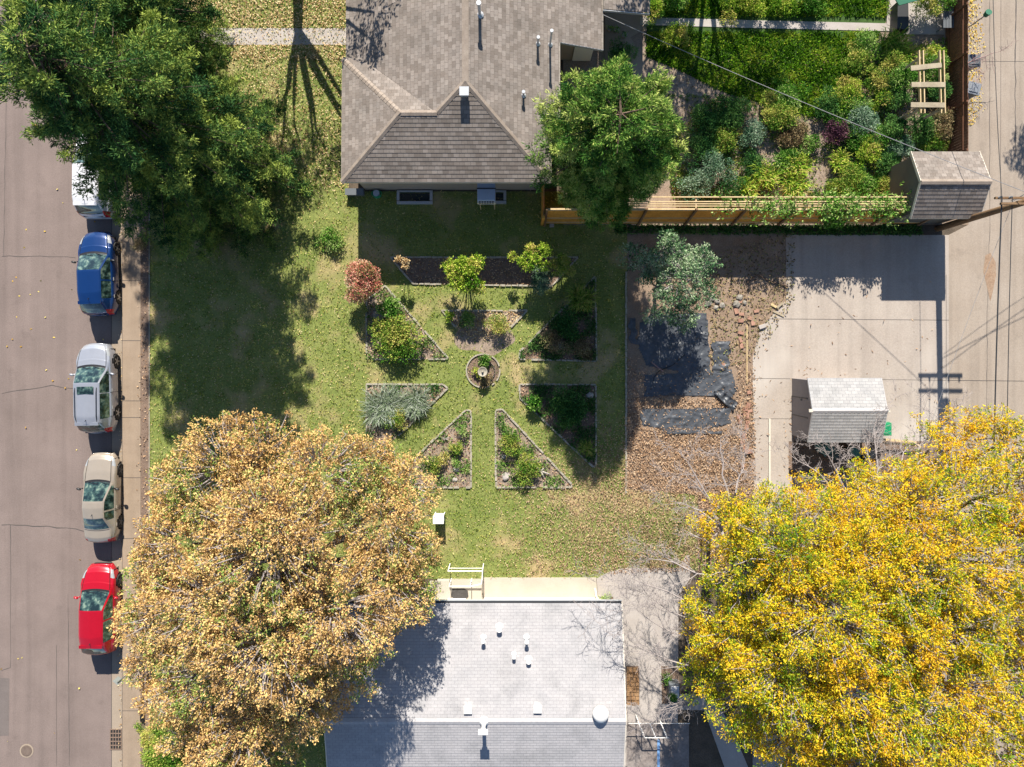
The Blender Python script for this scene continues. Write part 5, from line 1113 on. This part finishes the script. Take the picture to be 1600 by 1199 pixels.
# vines over the trellis
vt = thing('climbing_vine', 'bright green vine sprawling over the right half of the trellis', 'vine')
P = []; 
for k in range(1500):
    px = random.triangular(1085, 1418, 1330); dens = 0.35 + 0.65 * (math.sin(px * 0.07) > -0.2)
    if random.random() > dens: continue
    hh = random.uniform(1.75, 2.55); q = W(px, 0, 0); P.append((q.x, y0 + random.gauss(0.42, 0.33), hh * 1.0))
P = np.array(P); D = unit(rng.normal(0, .6, P.shape) + [0, 0, .6]); leaves_mesh('foliage', P, D, L_lime if False else L_green, per=6, ln=0.17, wd=0.06, parent=vt, tint=np.clip(rng.normal(0.62, 0.25, len(P)), 0, 1))
b = MB()
for px in (1110, 1170, 1240, 1300, 1345, 1385, 1405):
    q = W(px, 0); b.tube([(q.x, y0 + 0.3, 0), (q.x + random.uniform(-.2, .2), y0 + 0.25, 1.2), (q.x + random.uniform(-.3, .3), y0 + 0.4, 2.2)], [0.03, 0.02, 0.012], 5)
b.build('stems', barkb, vt)
v2 = thing('climbing_vine', 'green vine hanging over the fence front below the trellis', 'vine')
P = np.array([(W(1283 + random.gauss(0, 7), 0).x, y0 - 0.12 - abs(random.gauss(0, .12)), random.uniform(0.7, 1.9)) for _ in range(110)]); leaves_mesh('foliage', P, unit(rng.normal(0, 1, P.shape) + [0, -1, 0]), L_green, per=6, ln=0.17, wd=0.07, parent=v2)
# weeds at the foot of the fence
wd_ = ground_leaves('weeds', 2500, [(960, 352), (1440, 352), (1440, 368), (960, 366)], L_dkgreen, 0.16, 0.05, 0.02, per=3, flat=1.0); tag(wd_, 'dark weeds at the shaded foot of the cedar fence', 'weeds', kind='stuff')
gc = ground_leaves('ground_cover', 34000, [(1040, 150), (1130, 150), (1300, 190), (1350, 95), (1478, 60), (1478, 240), (1400, 250), (1380, 345), (1050, 345)], L_olive, 0.11, 0.045, 0.02, per=4, flat=1.0, dens=lambda x, y: np.clip(0.35 + 0.9 * np.sin(x * 0.055 + y * 0.02) * np.cos(y * 0.06 - x * 0.01), 0, 1) * np.where(x < 1180, 1, .6)); tag(gc, 'low green ground cover between the back garden shrubs', 'ground cover', kind='stuff')
gc = ground_leaves('ground_cover', 26000, [(1040, 150), (1130, 150), (1300, 190), (1350, 95), (1478, 60), (1478, 240), (1400, 250), (1380, 345), (1050, 345)], L_dkgreen, 0.12, 0.05, 0.05, per=4, flat=1.0, dens=lambda x, y: np.clip(0.2 + 0.9 * np.cos(x * 0.045 - y * 0.03 + 1) * np.cos(y * 0.05 + x * 0.012), 0, 1) * np.where(x < 1180, 1, .75), jz=.2); tag(gc, 'darker leafy ground cover in drifts between the back garden shrubs', 'ground cover', kind='stuff')
gl = ground_leaves('fallen_leaves', 5000, [(1040, 110), (1478, 60), (1478, 345), (1050, 345)], L_brown, 0.12, 0.05, 0.02, flat=0.4); tag(gl, 'brown litter on the back garden wood chips', 'leaves', kind='stuff')
# blue ball, awning, chair-like items
bb_ = MB().lathe((0, 0, 0), [(0.02, 0), (0.16, 0.05), (0.25, 0.2), (0.26, 0.28), (0.2, 0.42), (0.02, 0.5)], 20); o = tag(bb_.build('garden_ball', bluep, None, smooth=True), 'shiny blue ball among the shrubs left of the pergola', 'ball'); o.location = W(1382, 117, .3) - Vector((0, 0, .3))
aw = MB().prism([tuple(W(x, y, 2.2))[:2] for x, y in ((1398, -60), (1470, -60), (1468, -8), (1404, 10), (1398, 0))], 2.2, 2.26); tag(aw.build('awning', greena), 'green awning at the top edge beside the patio', 'awning')
wd2 = MB().prism([tuple(W(x, y, .4))[:2] for x, y in ((1397, 8), (1413, 8), (1414, 52), (1396, 50))], 0.0, 0.75); tag(wd2.build('cabinet', darkm), 'dark low cabinet under the green awning', 'cabinet')
tb = thing('patio_table', 'grey slatted table in the shade right of the patio', 'table', W(1471, 38))
for k in range(5): MB().box((-0.3 + k * 0.15, 0, 0.72), (0.13, 1.1, 0.03)).build('slat', binp, tb)
for sx in (-.3, .3):
    for sy in (-.45, .45): MB().box((sx, sy, 0.35), (0.05, 0.05, 0.7)).build('leg', binp, tb)
for i, (x, y) in enumerate(((1348, 262), (1375, 250), (1373, 262), (1380, 268))):
    rock(x, y, 0.16, pathc, ('white stone beside the round yellow green shrub', 'upper white stone at the foot of the dark shrub by the path', 'middle white stone at the foot of the dark shrub by the path', 'lower right white stone by the olive wall')[i])
fo_ = thing('dog_figure', 'small red and white garden ornament in the shade right of the pine', 'ornament', W(1132, 172)); MB().lathe((0, 0, 0), [(0.12, 0), (0.14, 0.1), (0.08, 0.25), (0.02, 0.3)], 12).build('body', pathc, fo_, smooth=True); MB().lathe((0, 0, 0.3), [(0.05, 0), (0.08, 0.06), (0.02, 0.12)], 12).build('cap', plain('dull red', (0.4, 0.06, 0.04)), fo_, smooth=True)
bpy.data.objects[fo_.name].name = 'garden_ornament'
# porch corner of the top house
for i, (x, y) in enumerate(((952, 48), (962, 50), (975, 58))):
    pt = thing('flower_pot', ('pale flower pot nearest the annex wall', 'middle flower pot in the dark corner beside the annex', 'right hand flower pot in the dark corner beside the annex')[i], 'pot', W(x, y)); MB().lathe((0, 0, 0), [(0.1, 0), (0.14, 0.24), (0.15, 0.26), (0.12, 0.25)], 16).build('pot', pathc, pt); leaves_mesh('plant', np.array([[0, 0, .28]] * 16) + rng.normal(0, .05, (16, 3)), unit(rng.normal(0, 1, (16, 3))), L_green, per=4, ln=.12, wd=.05, parent=pt)
slab('side_court', [(945, 14), (1012, 18), (1008, 45), (985, 60), (1008, 100), (1000, 130), (945, 100)], 0.0, 0.035, gutter)

# ------------------------------------------------------------------ strip east of the white house
pl = thing('stone_planter', 'narrow bed of rust coloured flagstones beside the white house', 'planter')
sheet('base', [(978, 1041), (999, 1041), (999, 1100), (978, 1100)], 0.034, mulch, None, pl)
e = MB(); yy = 1043
while yy < 1097:
    xx = 979
    hh = random.uniform(6, 9)
    while xx < 996:
        ww = random.uniform(5, 10); ww = min(ww, 998.5 - xx)
        q = [tuple(W(xx + random.uniform(.1, .9), yy + random.uniform(.1, .9)))[:2], tuple(W(xx + ww - random.uniform(.3, 1), yy + random.uniform(.1, .9)))[:2], tuple(W(xx + ww - random.uniform(.3, 1), yy + hh - random.uniform(.3, 1)))[:2], tuple(W(xx + random.uniform(.1, .9), yy + hh - random.uniform(.3, 1)))[:2]]
        e.prism(q, 0.04, 0.07 + random.uniform(0, .05)); xx += ww
    yy += hh
e.build('flagstones', flag, pl)
for nm, lb, poly, z in (('concrete_step', 'short concrete step between the flagstone bed and the ramp', [(979, 1102), (1000, 1102), (1000, 1128), (980, 1128)], 0.10),):
    o = slab(nm, poly, 0.03, z, pathc, None); tag(o, lb, 'step')
dk = thing('paved_ramp', 'shaded brick paved ramp at the bottom with a white rail frame', 'ramp')
slab('paving', [(980, 1130), (1076, 1130), (1076, 1300), (976, 1300)], 0.031, 0.07, mottled('old paving', (0.22, 0.185, 0.17), (0.34, 0.30, 0.28), 1.5, 9, 0.9, 0.35), None, dk)
b = MB()
for x_ in (998, 1015.5, 1033): b.beam(W(x_, 1131, .9), W(x_ + 9, 1153, .9), 0.045, 0.04)
b.beam(W(1007, 1153.5, .9), W(1045, 1153.5, .9), 0.035, 0.04); b.beam(W(982, 1131, .9), W(1078, 1131, .9), 0.025, 0.03); b.build('handrail', white, dk)
for x_, y_ in ((998, 1131), (1033, 1131), (1007, 1153), (1042, 1153)): p = W(x_, y_, .87); MB().box((p.x, p.y, 0.47), (0.05, 0.05, 0.79)).build('post', white, dk)
b = MB(); b.beam(W(1029, 1157, .1), W(1028.5, 1260, .1), 0.13, 0.05); tag(b.build('blue_board', blueline), 'long blue and white board lying down the middle of the ramp', 'board')
bs = thing('planting_bed', 'dark soil bed with leaves right of the concrete path by the ramp', 'garden bed'); sheet('mulch', [(1033, 1041), (1060, 1041), (1062, 1100), (1034, 1100)], 0.038, mulch, None, bs)
ac = thing('garden_bin', 'grey box with a blue grey front beside the concrete path under the yellow tree', 'box', W(1050, 1076))
MB().box((0, 0, 0.3), (0.55, 1.0, 0.55)).build('body', binp, ac, bevel=0.03); MB().box((0, 0.1, 0.6), (0.42, 0.6, 0.05)).build('lid', metalw, ac, bevel=0.02); MB().box((0, -0.52, 0.2), (0.4, 0.06, 0.3)).build('front', blueg, ac)
bush('small_plant', 'bright green plant on the grey box by the path', 1047, 1080, 0.3, 0.75, L_green, 60, 5, .1, .05, 3, cat='plant', base=.8)
bush('small_plant', 'low green plant at the top of the soil bed by the path', 1040, 1055, 0.4, 0.3, L_green, 60, 5, .1, .05, 3, cat='plant', stems=False)
tg = MB().box((0, 0, 0.45), (0.45, 0.45, 0.9), M=Matrix.Translation(W(694, 816, 0) + Vector((0, 0, 0)))); 
nb = thing('tool_stand', 'white topped stand at the edge of the orange tree over the lawn', 'stand', W(688, 806)); MB().box((0, 0, 0.95), (0.55, 0.4, 0.04)).build('top', white, nb)
for sx in (-.24, .24):
    for sy in (-.16, .16): MB().box((sx, sy, 0.465), (0.04, 0.04, 0.93)).build('leg', white, nb)
MB().box((0, 0, 0.45), (0.44, 0.28, 0.7)).build('panel', white, nb)
# debris below the pale shed
sheet('debris_ground', [(1232, 690), (1470, 690), (1470, 740), (1232, 745)], 0.026, mulch)
for i, (x, y, a, c_) in enumerate(((1310, 712, 0.4, darkm), (1330, 705, -0.5, tealp), (1352, 712, 0.9, darkm))):
    b = MB().box((0, 0, 0.25), (0.7, 0.4, 0.35), M=Matrix.Translation(W(x, y)) @ Matrix.Rotation(a, 4, 'Z') @ Matrix.Rotation(.25, 4, 'X')); tag(b.build('junk_box', c_, None, bevel=0.03), ('dark box in the shaded debris right of the dull bin', 'teal crate in the shaded debris below the pale shed', 'dark box farthest right in the shaded debris')[i], 'box')
b = MB(); b.beam(W(1375, 687, .5), W(1432, 692, .5), 0.12, 0.05); b.beam(W(1380, 693, .35), W(1440, 697, .35), 0.1, 0.05); tag(b.build('lumber', cedarp), 'pale lumber lengths on the leaf pile right of the shed', 'lumber')
# ------------------------------------------------------------------ trees
def lobes_tree(name, label, cat, base, lobes, mat, bmat, sprigs_per_m2=16, per=5, ln=0.15, wd=0.08, cr=0.5, trunk_r=0.22, spread=0.9, bare=(), twig=0, tint_sd=0.28, seed=1, group=None, tip=0.0, gap=0.12, limbs=True, tintf=None, tw_mat=None):
    """lobes: (px,py,h,r) ellipsoid masses of the crown; each is filled with clumps of sprigs fed by limbs"""
    r_ = np.random.default_rng(seed); rr = random.Random(seed)
    B = W(*base); t = thing(name, label, cat, B, 0, group)
    Bn = np.array([B.x, B.y, 0]); clumps = []
    for (px, py, h, r) in lobes:
        c = np.array(W(px, py, h)) - Bn; m = int(4 * math.pi * r * r * 0.62 / (cr * cr * 1.9) * (1.0 + 0.16 * max(0, r - 1.2))) + 3
        d = unit(r_.normal(0, 1, (m, 3))); d[:, 2] = np.where(d[:, 2] < -0.35, -d[:, 2], d[:, 2])
        q = r * r_.uniform(0.60, 1.06, (m, 1)); p = c + d * q * np.array([1, 1, 0.72])
        k = r_.random(m) > gap
        for a, dd in zip(p[k], d[k]): clumps.append((a, dd, cr * r_.uniform(0.6, 1.3), c))
    P = []; D = []; T = []
    for a, dd, cc, c in clumps:
        m = max(4, int(sprigs_per_m2 * cc * cc * 4.2)); d = unit(r_.normal(0, 1, (m, 3)) + dd * 0.5); q = cc * r_.uniform(0.15, 1.0, (m, 1)) ** 0.6
        pp = a + d * q * np.array([1, 1, .7]); P.append(pp); D.append(unit(d + dd * 0.3)); tb = r_.normal(0.5, tint_sd)
        if tintf is not None: tb = tintf(a + Bn, tb)
        T.append(np.full(m, tb))
    P = np.concatenate(P); D = np.concatenate(D); T = np.clip(np.concatenate(T) + r_.normal(0, 0.10, len(P)), 0.02, 0.98)
    leaves_mesh('crown', P, D, mat, per=per, ln=ln, wd=wd, spread=spread, parent=t, tint=T)
    zmin = min(l[2] for l in lobes); fork = Vector((0, 0, zmin * 0.35))
    b = MB(); b.tube([(0, 0, -0.05), (0.03, 0.02, fork.z * 0.5), fork], [trunk_r * 1.35, trunk_r, trunk_r * 0.9], 12); b.build('trunk', bmat, t, smooth=True)
    b = MB(); tw = MB(); tips = {}
    for (px, py, h, r) in lobes:
        c = Vector(np.array(W(px, py, h)) - Bn); mid = fork.lerp(c, 0.5) + Vector((rr.uniform(-.3, .3), rr.uniform(-.3, .3), 0.4))
        b.tube([fork, fork.lerp(mid, .5) + Vector((rr.uniform(-.15, .15), rr.uniform(-.15, .15), .1)), mid, mid.lerp(c, .5) + Vector((rr.uniform(-.2, .2), rr.uniform(-.2, .2), 0)), c], [trunk_r * .6, trunk_r * .45, trunk_r * .35, trunk_r * .25, trunk_r * .14], 7, cap=False)
    b.build('limbs', bmat, t, smooth=True)
    for i, (a, dd, cc, c) in enumerate(clumps):
        a = Vector(a); c = Vector(c); o = c.lerp(a, 0.5); e = a + Vector(dd) * cc * 0.7
        tw.tube([o, o.lerp(a, .5) + Vector((rr.uniform(-.12, .12), rr.uniform(-.12, .12), rr.uniform(-.05, .1))), a, e], [0.035, 0.024, 0.014, 0.005], 4, cap=False)
        for _ in range(twig):
            q = Vector((rr.gauss(0, 1), rr.gauss(0, 1), rr.gauss(0.2, .6))).normalized() * cc * rr.uniform(0.7, 1.35)
            tw.tube([a, a + q * .5 + Vector((rr.uniform(-.05, .05), rr.uniform(-.05, .05), 0)), a + q], [0.012, 0.009, 0.004], 3, cap=False)
    tw.build('twigs', tw_mat or twigm, t)
    return t, fork
def bare_branch(b, p, d, ln, r, depth, rr):
    """recursive leafless branch"""
    pts = [p]; q = Vector(p); dd = Vector(d).normalized(); n = 5; rs = [r]
    for i in range(n):
        dd = (dd + Vector((rr.gauss(0, .2), rr.gauss(0, .2), rr.gauss(0, .10)))).normalized(); q = q + dd * ln / n; pts.append(q.copy()); rs.append(max(0.006, r * (1 - 0.75 * (i + 1) / n)))
    b.tube(pts, rs, 4, cap=False)
    if depth > 0:
        for i in range(1, n + 1):
            for _ in range(rr.choice((1, 1, 2))):
                nd = (dd + Vector((rr.gauss(0, .8), rr.gauss(0, .8), rr.gauss(0, .35)))).normalized(); bare_branch(b, pts[i], nd, ln * rr.uniform(.3, .55), rs[i] * .65, depth - 1, rr)

# ---- spruce and pine: whorls of drooping boughs carrying needle sprays
def conifer(name, label, base, H, prof, mat, seed, bare0=0.5, dens=1.0, ln=0.17, wd=0.05, upt=0.0, whorl=0.34, nb=9, trunk_r=0.25, clumpy=False, tuft=.2, lean=(0, 0), cut=None, jag=.32, taper=1.5):
    rr = random.Random(seed); r_ = np.random.default_rng(seed); B = W(*base); t = thing(name, label, 'tree', B)
    b = MB(); b.tube([(0, 0, -0.05), (0, 0, H * .5), (0, 0, H * .88)], [trunk_r, trunk_r * .6, 0.03], 10); b.build('trunk', barkb, t, smooth=True)
    bo = MB(); P = []; D = []; T = []; z = bare0; hs = [p[0] for p in prof]; rs = [p[1] for p in prof]
    while z < H - 0.1:
        Rz = float(np.interp(z, hs, rs)); n = max(4, int(nb * (0.5 + 0.5 * Rz / max(rs))))
        a0 = rr.uniform(0, 6.28)
        for k in range(n):
            a = a0 + 2 * math.pi * k / n + rr.gauss(0, .22); L_ = Rz * min(1.4, max(.35, rr.gauss(0.95, jag)))
            if cut: L_ *= cut(math.degrees(a) % 360, z)
            u = Vector((math.cos(a), math.sin(a), 0)); s = Vector((-u.y, u.x, 0)); zz = z + rr.uniform(-.2, .2)
            pts = [Vector((0, 0, zz)), u * L_ * .5 + Vector((0, 0, zz - .05 * L_ + upt * L_ * .3)), u * L_ + Vector((0, 0, zz - 0.16 * L_ + upt * L_))]
            bo.tube(pts, [0.045, 0.028, 0.01], 4, cap=False); tb = rr.gauss(.45, .2)
            for _ in range(max(2, int(L_ * 5.5 * dens))):
                f = 0.1 + 0.92 * rr.random() ** 0.62; w_ = (0.07 + 0.38 * L_ * max(0, 1 - abs(f - .38) * taper) * .6) * rr.uniform(-1, 1); c = (pts[0].lerp(pts[1], f * 2) if f < .5 else pts[1].lerp(pts[2], (f - .5) * 2))
                q = c + s * w_ + Vector((0, 0, rr.uniform(-.22, .22) - abs(w_) * .2)); tt = tb + .25 * (f - .5) + rr.gauss(0, .16); tr = tuft * rr.uniform(.7, 1.3) * (1.15 - .45 * f)
                for _k in range(9):
                    dd = Vector((rr.gauss(0, 1), rr.gauss(0, 1), rr.gauss(.3, .8))).normalized()
                    P.append(q + dd * tr * rr.uniform(.2, 1)); D.append(dd + u * .5); T.append(tt + rr.gauss(0, .07))
        z += whorl * rr.uniform(.8, 1.2)
    bo.build('boughs', barkb, t)
    P = np.array(P) + r_.normal(0, .04, (len(P), 3)); P[:, 0] += lean[0] * P[:, 2]; leaves_mesh('needles', P, unit(np.array(D)), mat, per=6, ln=ln, wd=wd, spread=.55, parent=t, tint=np.clip(np.array(T), .02, .98), tj=.08)
    return t
conifer('spruce_tree', 'huge dark green spruce overhanging the parked cars at the upper left', (358, 272), 15.5, [(0, 3.8), (1, 4.3), (3, 4.1), (6, 3.8), (8, 3.7), (10, 3.5), (12, 3.0), (14, 1.9), (15.5, .3)], L_spruce, 11, .5, 1.25, .17, .034, nb=11, whorl=.36, trunk_r=.32, tuft=.24, cut=lambda a, z: (1 - .42 * math.exp(-((a - 222) / 34) ** 2) * min(1, z / 4)) * (1 - .24 * math.exp(-((((a + 150) % 360) - 165) / 60) ** 2)))
conifer('spruce_tree', 'narrower yellow green spruce at the top edge behind the huge one', (288, 82), 13.0, [(0, 1.9), (4, 2.4), (8, 2.8), (11, 2.0), (13, .3)], L_spruce, 12, .5, 1.2, .17, .034, nb=9, whorl=.4, tuft=.24)
PT, _f = None, None
conifer('pine_tree', 'round topped green pine beside the right side of the brown roof', (920, 287), 10.6, [(0, 1.8), (2, 2.5), (4, 2.8), (6.5, 2.85), (8.3, 2.65), (9.6, 2.1), (10.6, 1.1)], L_pine, 21, 1.0, 1.8, .17, .032, upt=.12, nb=10, whorl=.40, trunk_r=.15, tuft=.19, jag=.13, taper=1.0, cut=lambda a, z: 1 - .5 * math.exp(-((a - 190) / 42) ** 2) * max(0, min(1, (6.5 - z) / 1.5)))

lobes_tree('small_tree', 'small bushy green tree beside the shaded black fabric', 'tree', (1022, 452), [(1050, 405, 3.1, .95), (1085, 420, 2.9, .9), (1060, 440, 3.3, 1.1), (1040, 475, 2.8, .95), (1065, 490, 2.4, .7), (1012, 420, 2.7, .7), (982, 398, 2.2, .5), (1095, 455, 2.6, .7), (1100, 405, 2.5, .55), (1052, 380, 2.7, .6)], L_greygreen, bark, 34, 5, .11, .055, .34, .09, twig=1, seed=3)
OR = [(415, 815, 8.8, 1.6), (350, 800, 7.6, 1.4), (360, 735, 7, 2.2), (310, 765, 6.4, 1.8), (420, 720, 7, 1.9), (500, 745, 7, 2.1), (570, 735, 6.2, 1.5), (630, 760, 6, 1.5), (600, 820, 6.5, 2.0), (640, 860, 5.8, 1.3), (610, 910, 6, 2.0), (640, 930, 5.3, 1.0), (300, 850, 6.5, 2.3), (265, 890, 6, 1.6), (225, 970, 5.6, 1.1), (270, 960, 6.2, 2.1), (240, 1030, 5.6, 1.2), (330, 1050, 6.5, 2.3), (430, 850, 8.2, 2.9), (520, 950, 7.6, 2.6), (420, 1000, 7.8, 2.8), (545, 1030, 6.2, 1.7), (390, 1120, 6.3, 2.2), (460, 1080, 6.6, 1.9), (340, 940, 7.6, 2.5), (360, 1180, 5.6, 1.8), (420, 1190, 5.2, 1.6), (275, 1090, 5.4, 1.3), (500, 1085, 5.8, 1.2), (300, 1150, 5, 1.3)]
lobes_tree('orange_tree', 'broad tree with dry orange tan leaves reaching over the white house', 'tree', (498, 858), OR, L_orange, bark, 36, 5, .105, .055, .36, .32, twig=2, seed=5, tint_sd=.2, gap=.26, tintf=lambda p, t: t - .04 + (.5 if math.sin(p[0] * .9 + 1) * math.sin(p[1] * .8) + rng.normal(0, .35) > .7 else 0))
YA = [(1135, 825, 5.6, 1.4), (1190, 810, 6.2, 1.6), (1265, 805, 6.4, 1.7), (1165, 890, 6.5, 2.0), (1120, 950, 5.6, 1.3), (1110, 1010, 5.2, 1.3), (1160, 990, 6.5, 1.9), (1110, 1060, 5.0, 1.1), (1170, 1080, 6.2, 1.9), (1240, 870, 7.6, 2.6), (1290, 960, 8.2, 2.8), (1230, 1040, 7.6, 2.4), (1320, 1070, 7.6, 2.6), (1240, 1140, 6.4, 2.1), (1330, 1170, 6.4, 2.2), (1330, 860, 7.8, 2.4), (1290, 1190, 5.6, 1.6)]
lobes_tree('yellow_tree', 'large bright yellow tree right of the concrete walk, reaching toward the white house', 'tree', (1150, 830), YA, L_yellow, bark, 32, 6, .11, .042, .38, .3, twig=1, seed=6, tint_sd=.2, tintf=lambda p, t: t - .10 * (p[0] < 11.5) + .07 + .12 * math.sin(p[0] * 1.3) * math.sin(p[1] * 1.1))
YB = [(1330, 785, 6.2, 1.5), (1385, 765, 6.4, 1.6), (1450, 705, 6.2, 1.4), (1500, 690, 6.2, 1.5), (1570, 690, 6.2, 1.5), (1420, 800, 7.4, 2.3), (1490, 780, 7.4, 2.1), (1570, 770, 7.2, 2.0), (1400, 900, 8.2, 2.5), (1480, 880, 8.2, 2.4), (1560, 870, 7.8, 2.3), (1400, 1000, 8, 2.3), (1470, 980, 8, 2.2), (1560, 970, 7.6, 2.2), (1400, 1100, 7.6, 2.4), (1480, 1080, 7.6, 2.3), (1560, 1060, 7.2, 2.2), (1450, 1180, 7, 2.3), (1540, 1160, 6.8, 2.1), (1620, 820, 7, 2.2), (1630, 950, 7, 2.2), (1625, 1070, 6.5, 2.1), (1610, 1170, 6.5, 2.0)]
yt, _ = lobes_tree('yellow_tree', 'second yellow tree with a more open golden crown over the alley at the right edge', 'tree', (1340, 800), YB, L_yellow, bark, 27, 6, .11, .042, .38, .3, twig=1, seed=8, tint_sd=.2, gap=.36, tintf=lambda p, t: t + .06 + .14 * math.sin(p[0] * 1.1) * math.sin(p[1] * 1.2))
# leafless branches reaching out of the yellow trees
def bare_tree(label, base, starts, seed, par=None):
    rr = random.Random(seed); B = W(*base); t = thing('bare_tree', label, 'tree', B); f = Vector((0, 0, 2.0))
    MB().tube([(0, 0, -.05), (0.05, 0, 1.0), f], [.15, .12, .1], 9).build('trunk', bark, t, smooth=True)
    for (px, py, h, ex, ey, eh) in starts:
        a = Vector(W(px, py, h)) - B; e = Vector(W(ex, ey, eh)) - B; b = MB(); b.tube([f, f.lerp(a, .5) + Vector((0, 0, .4)), a], [.09, .07, .05], 6); bare_branch(b, a, e - a, (e - a).length, .045, 3, rr); b.build('branch', twigm, t)
    return t
bare_tree('leafless grey branches stretching over the concrete walk left of the yellow tree', (1105, 900), [(1120, 960, 5, 980, 930, 4.6), (1110, 1000, 5, 985, 1000, 4.2), (1100, 1050, 4.8, 970, 1010, 4.0), (1110, 900, 5, 1010, 880, 4.4), (1120, 980, 4.6, 1000, 960, 4), (1120, 1060, 4.5, 1020, 1090, 3.6)], 4)
bare_tree('leafless twiggy tree over the brown leaf covered bed', (1105, 800), [(1130, 800, 4.5, 1040, 720, 3.6), (1140, 780, 4.5, 1100, 690, 3.6), (1120, 820, 4.3, 1045, 780, 3.4), (1150, 770, 4.3, 1150, 690, 3.4), (1130, 860, 4.3, 1060, 850, 3.4)], 9)
bare_tree('leafless pale branches in front of the pale shed above the yellow leaves', (1300, 765), [(1300, 770, 3.5, 1240, 700, 2.6), (1320, 765, 3.5, 1270, 705, 2.6), (1340, 760, 3.5, 1330, 710, 2.6), (1370, 755, 4, 1390, 650, 3.2), (1390, 750, 4, 1430, 640, 3.2), (1410, 745, 4, 1480, 640, 3.4), (1370, 745, 3.6, 1360, 690, 2.8)], 14)
# trees standing just outside the frame whose shade and tips reach in
lobes_tree('street_tree', 'sparse tree above the top edge, seen by its shadow on the front path', 'tree', (465, -22), [(398, -140, 6, 1.2), (350, -150, 6.5, 1.2), (440, -160, 6.5, 1.2), (500, -135, 6, 1.0), (549, -128, 6, 1.1), (560, -190, 6.4, 1.1), (400, -220, 7.5, 1.4), (370, -120, 5, .8)], L_olive, barkb, 9, 4, .17, .08, .42, .26, twig=2, seed=31, gap=.5)
lobes_tree('shade_tree', 'leafy tree above the top edge, throwing streaky shade on the lush back lawn', 'tree', (1100, -130), [(1060, -330, 8, 1.7), (1140, -340, 8.2, 1.7), (1220, -330, 7.6, 1.4), (1100, -260, 6.4, 1.5), (1180, -270, 6.6, 1.4), (1020, -250, 6, 1.2), (1040, -180, 5, 1.3), (1100, -160, 4.4, 1.2), (1260, -250, 6, 1.2)], L_green, barkb, 10, 5, .19, .09, .45, .25, twig=1, seed=33, gap=.25)
lobes_tree('alley_tree', 'tree beyond the right edge, seen only by its small shade patch on the alley', 'tree', (1655, -15), [(1752, -130, 6, .8), (1750, -100, 5.4, .7), (1800, -130, 6.2, 1.0)], L_olive, barkb, 12, 5, .15, .07, .4, .16, twig=1, seed=41, gap=.2)
dt = thing('dead_branch', 'pale dead branch with bare twigs leaning over the alley fence beside the bins', 'branch', W(1482, 118)); rr_ = random.Random(3); b = MB(); bare_branch(b, Vector((0, 0, 1.2)), Vector((1.0, .25, .4)), 1.7, .035, 2, rr_); bare_branch(b, Vector((0, 0, 1.1)), Vector((.6, -.5, .3)), 1.1, .025, 2, rr_); b.tube([(0, 0, 0), (0, 0, 1.2)], .035, 6); b.build('twigs', twigp, dt)
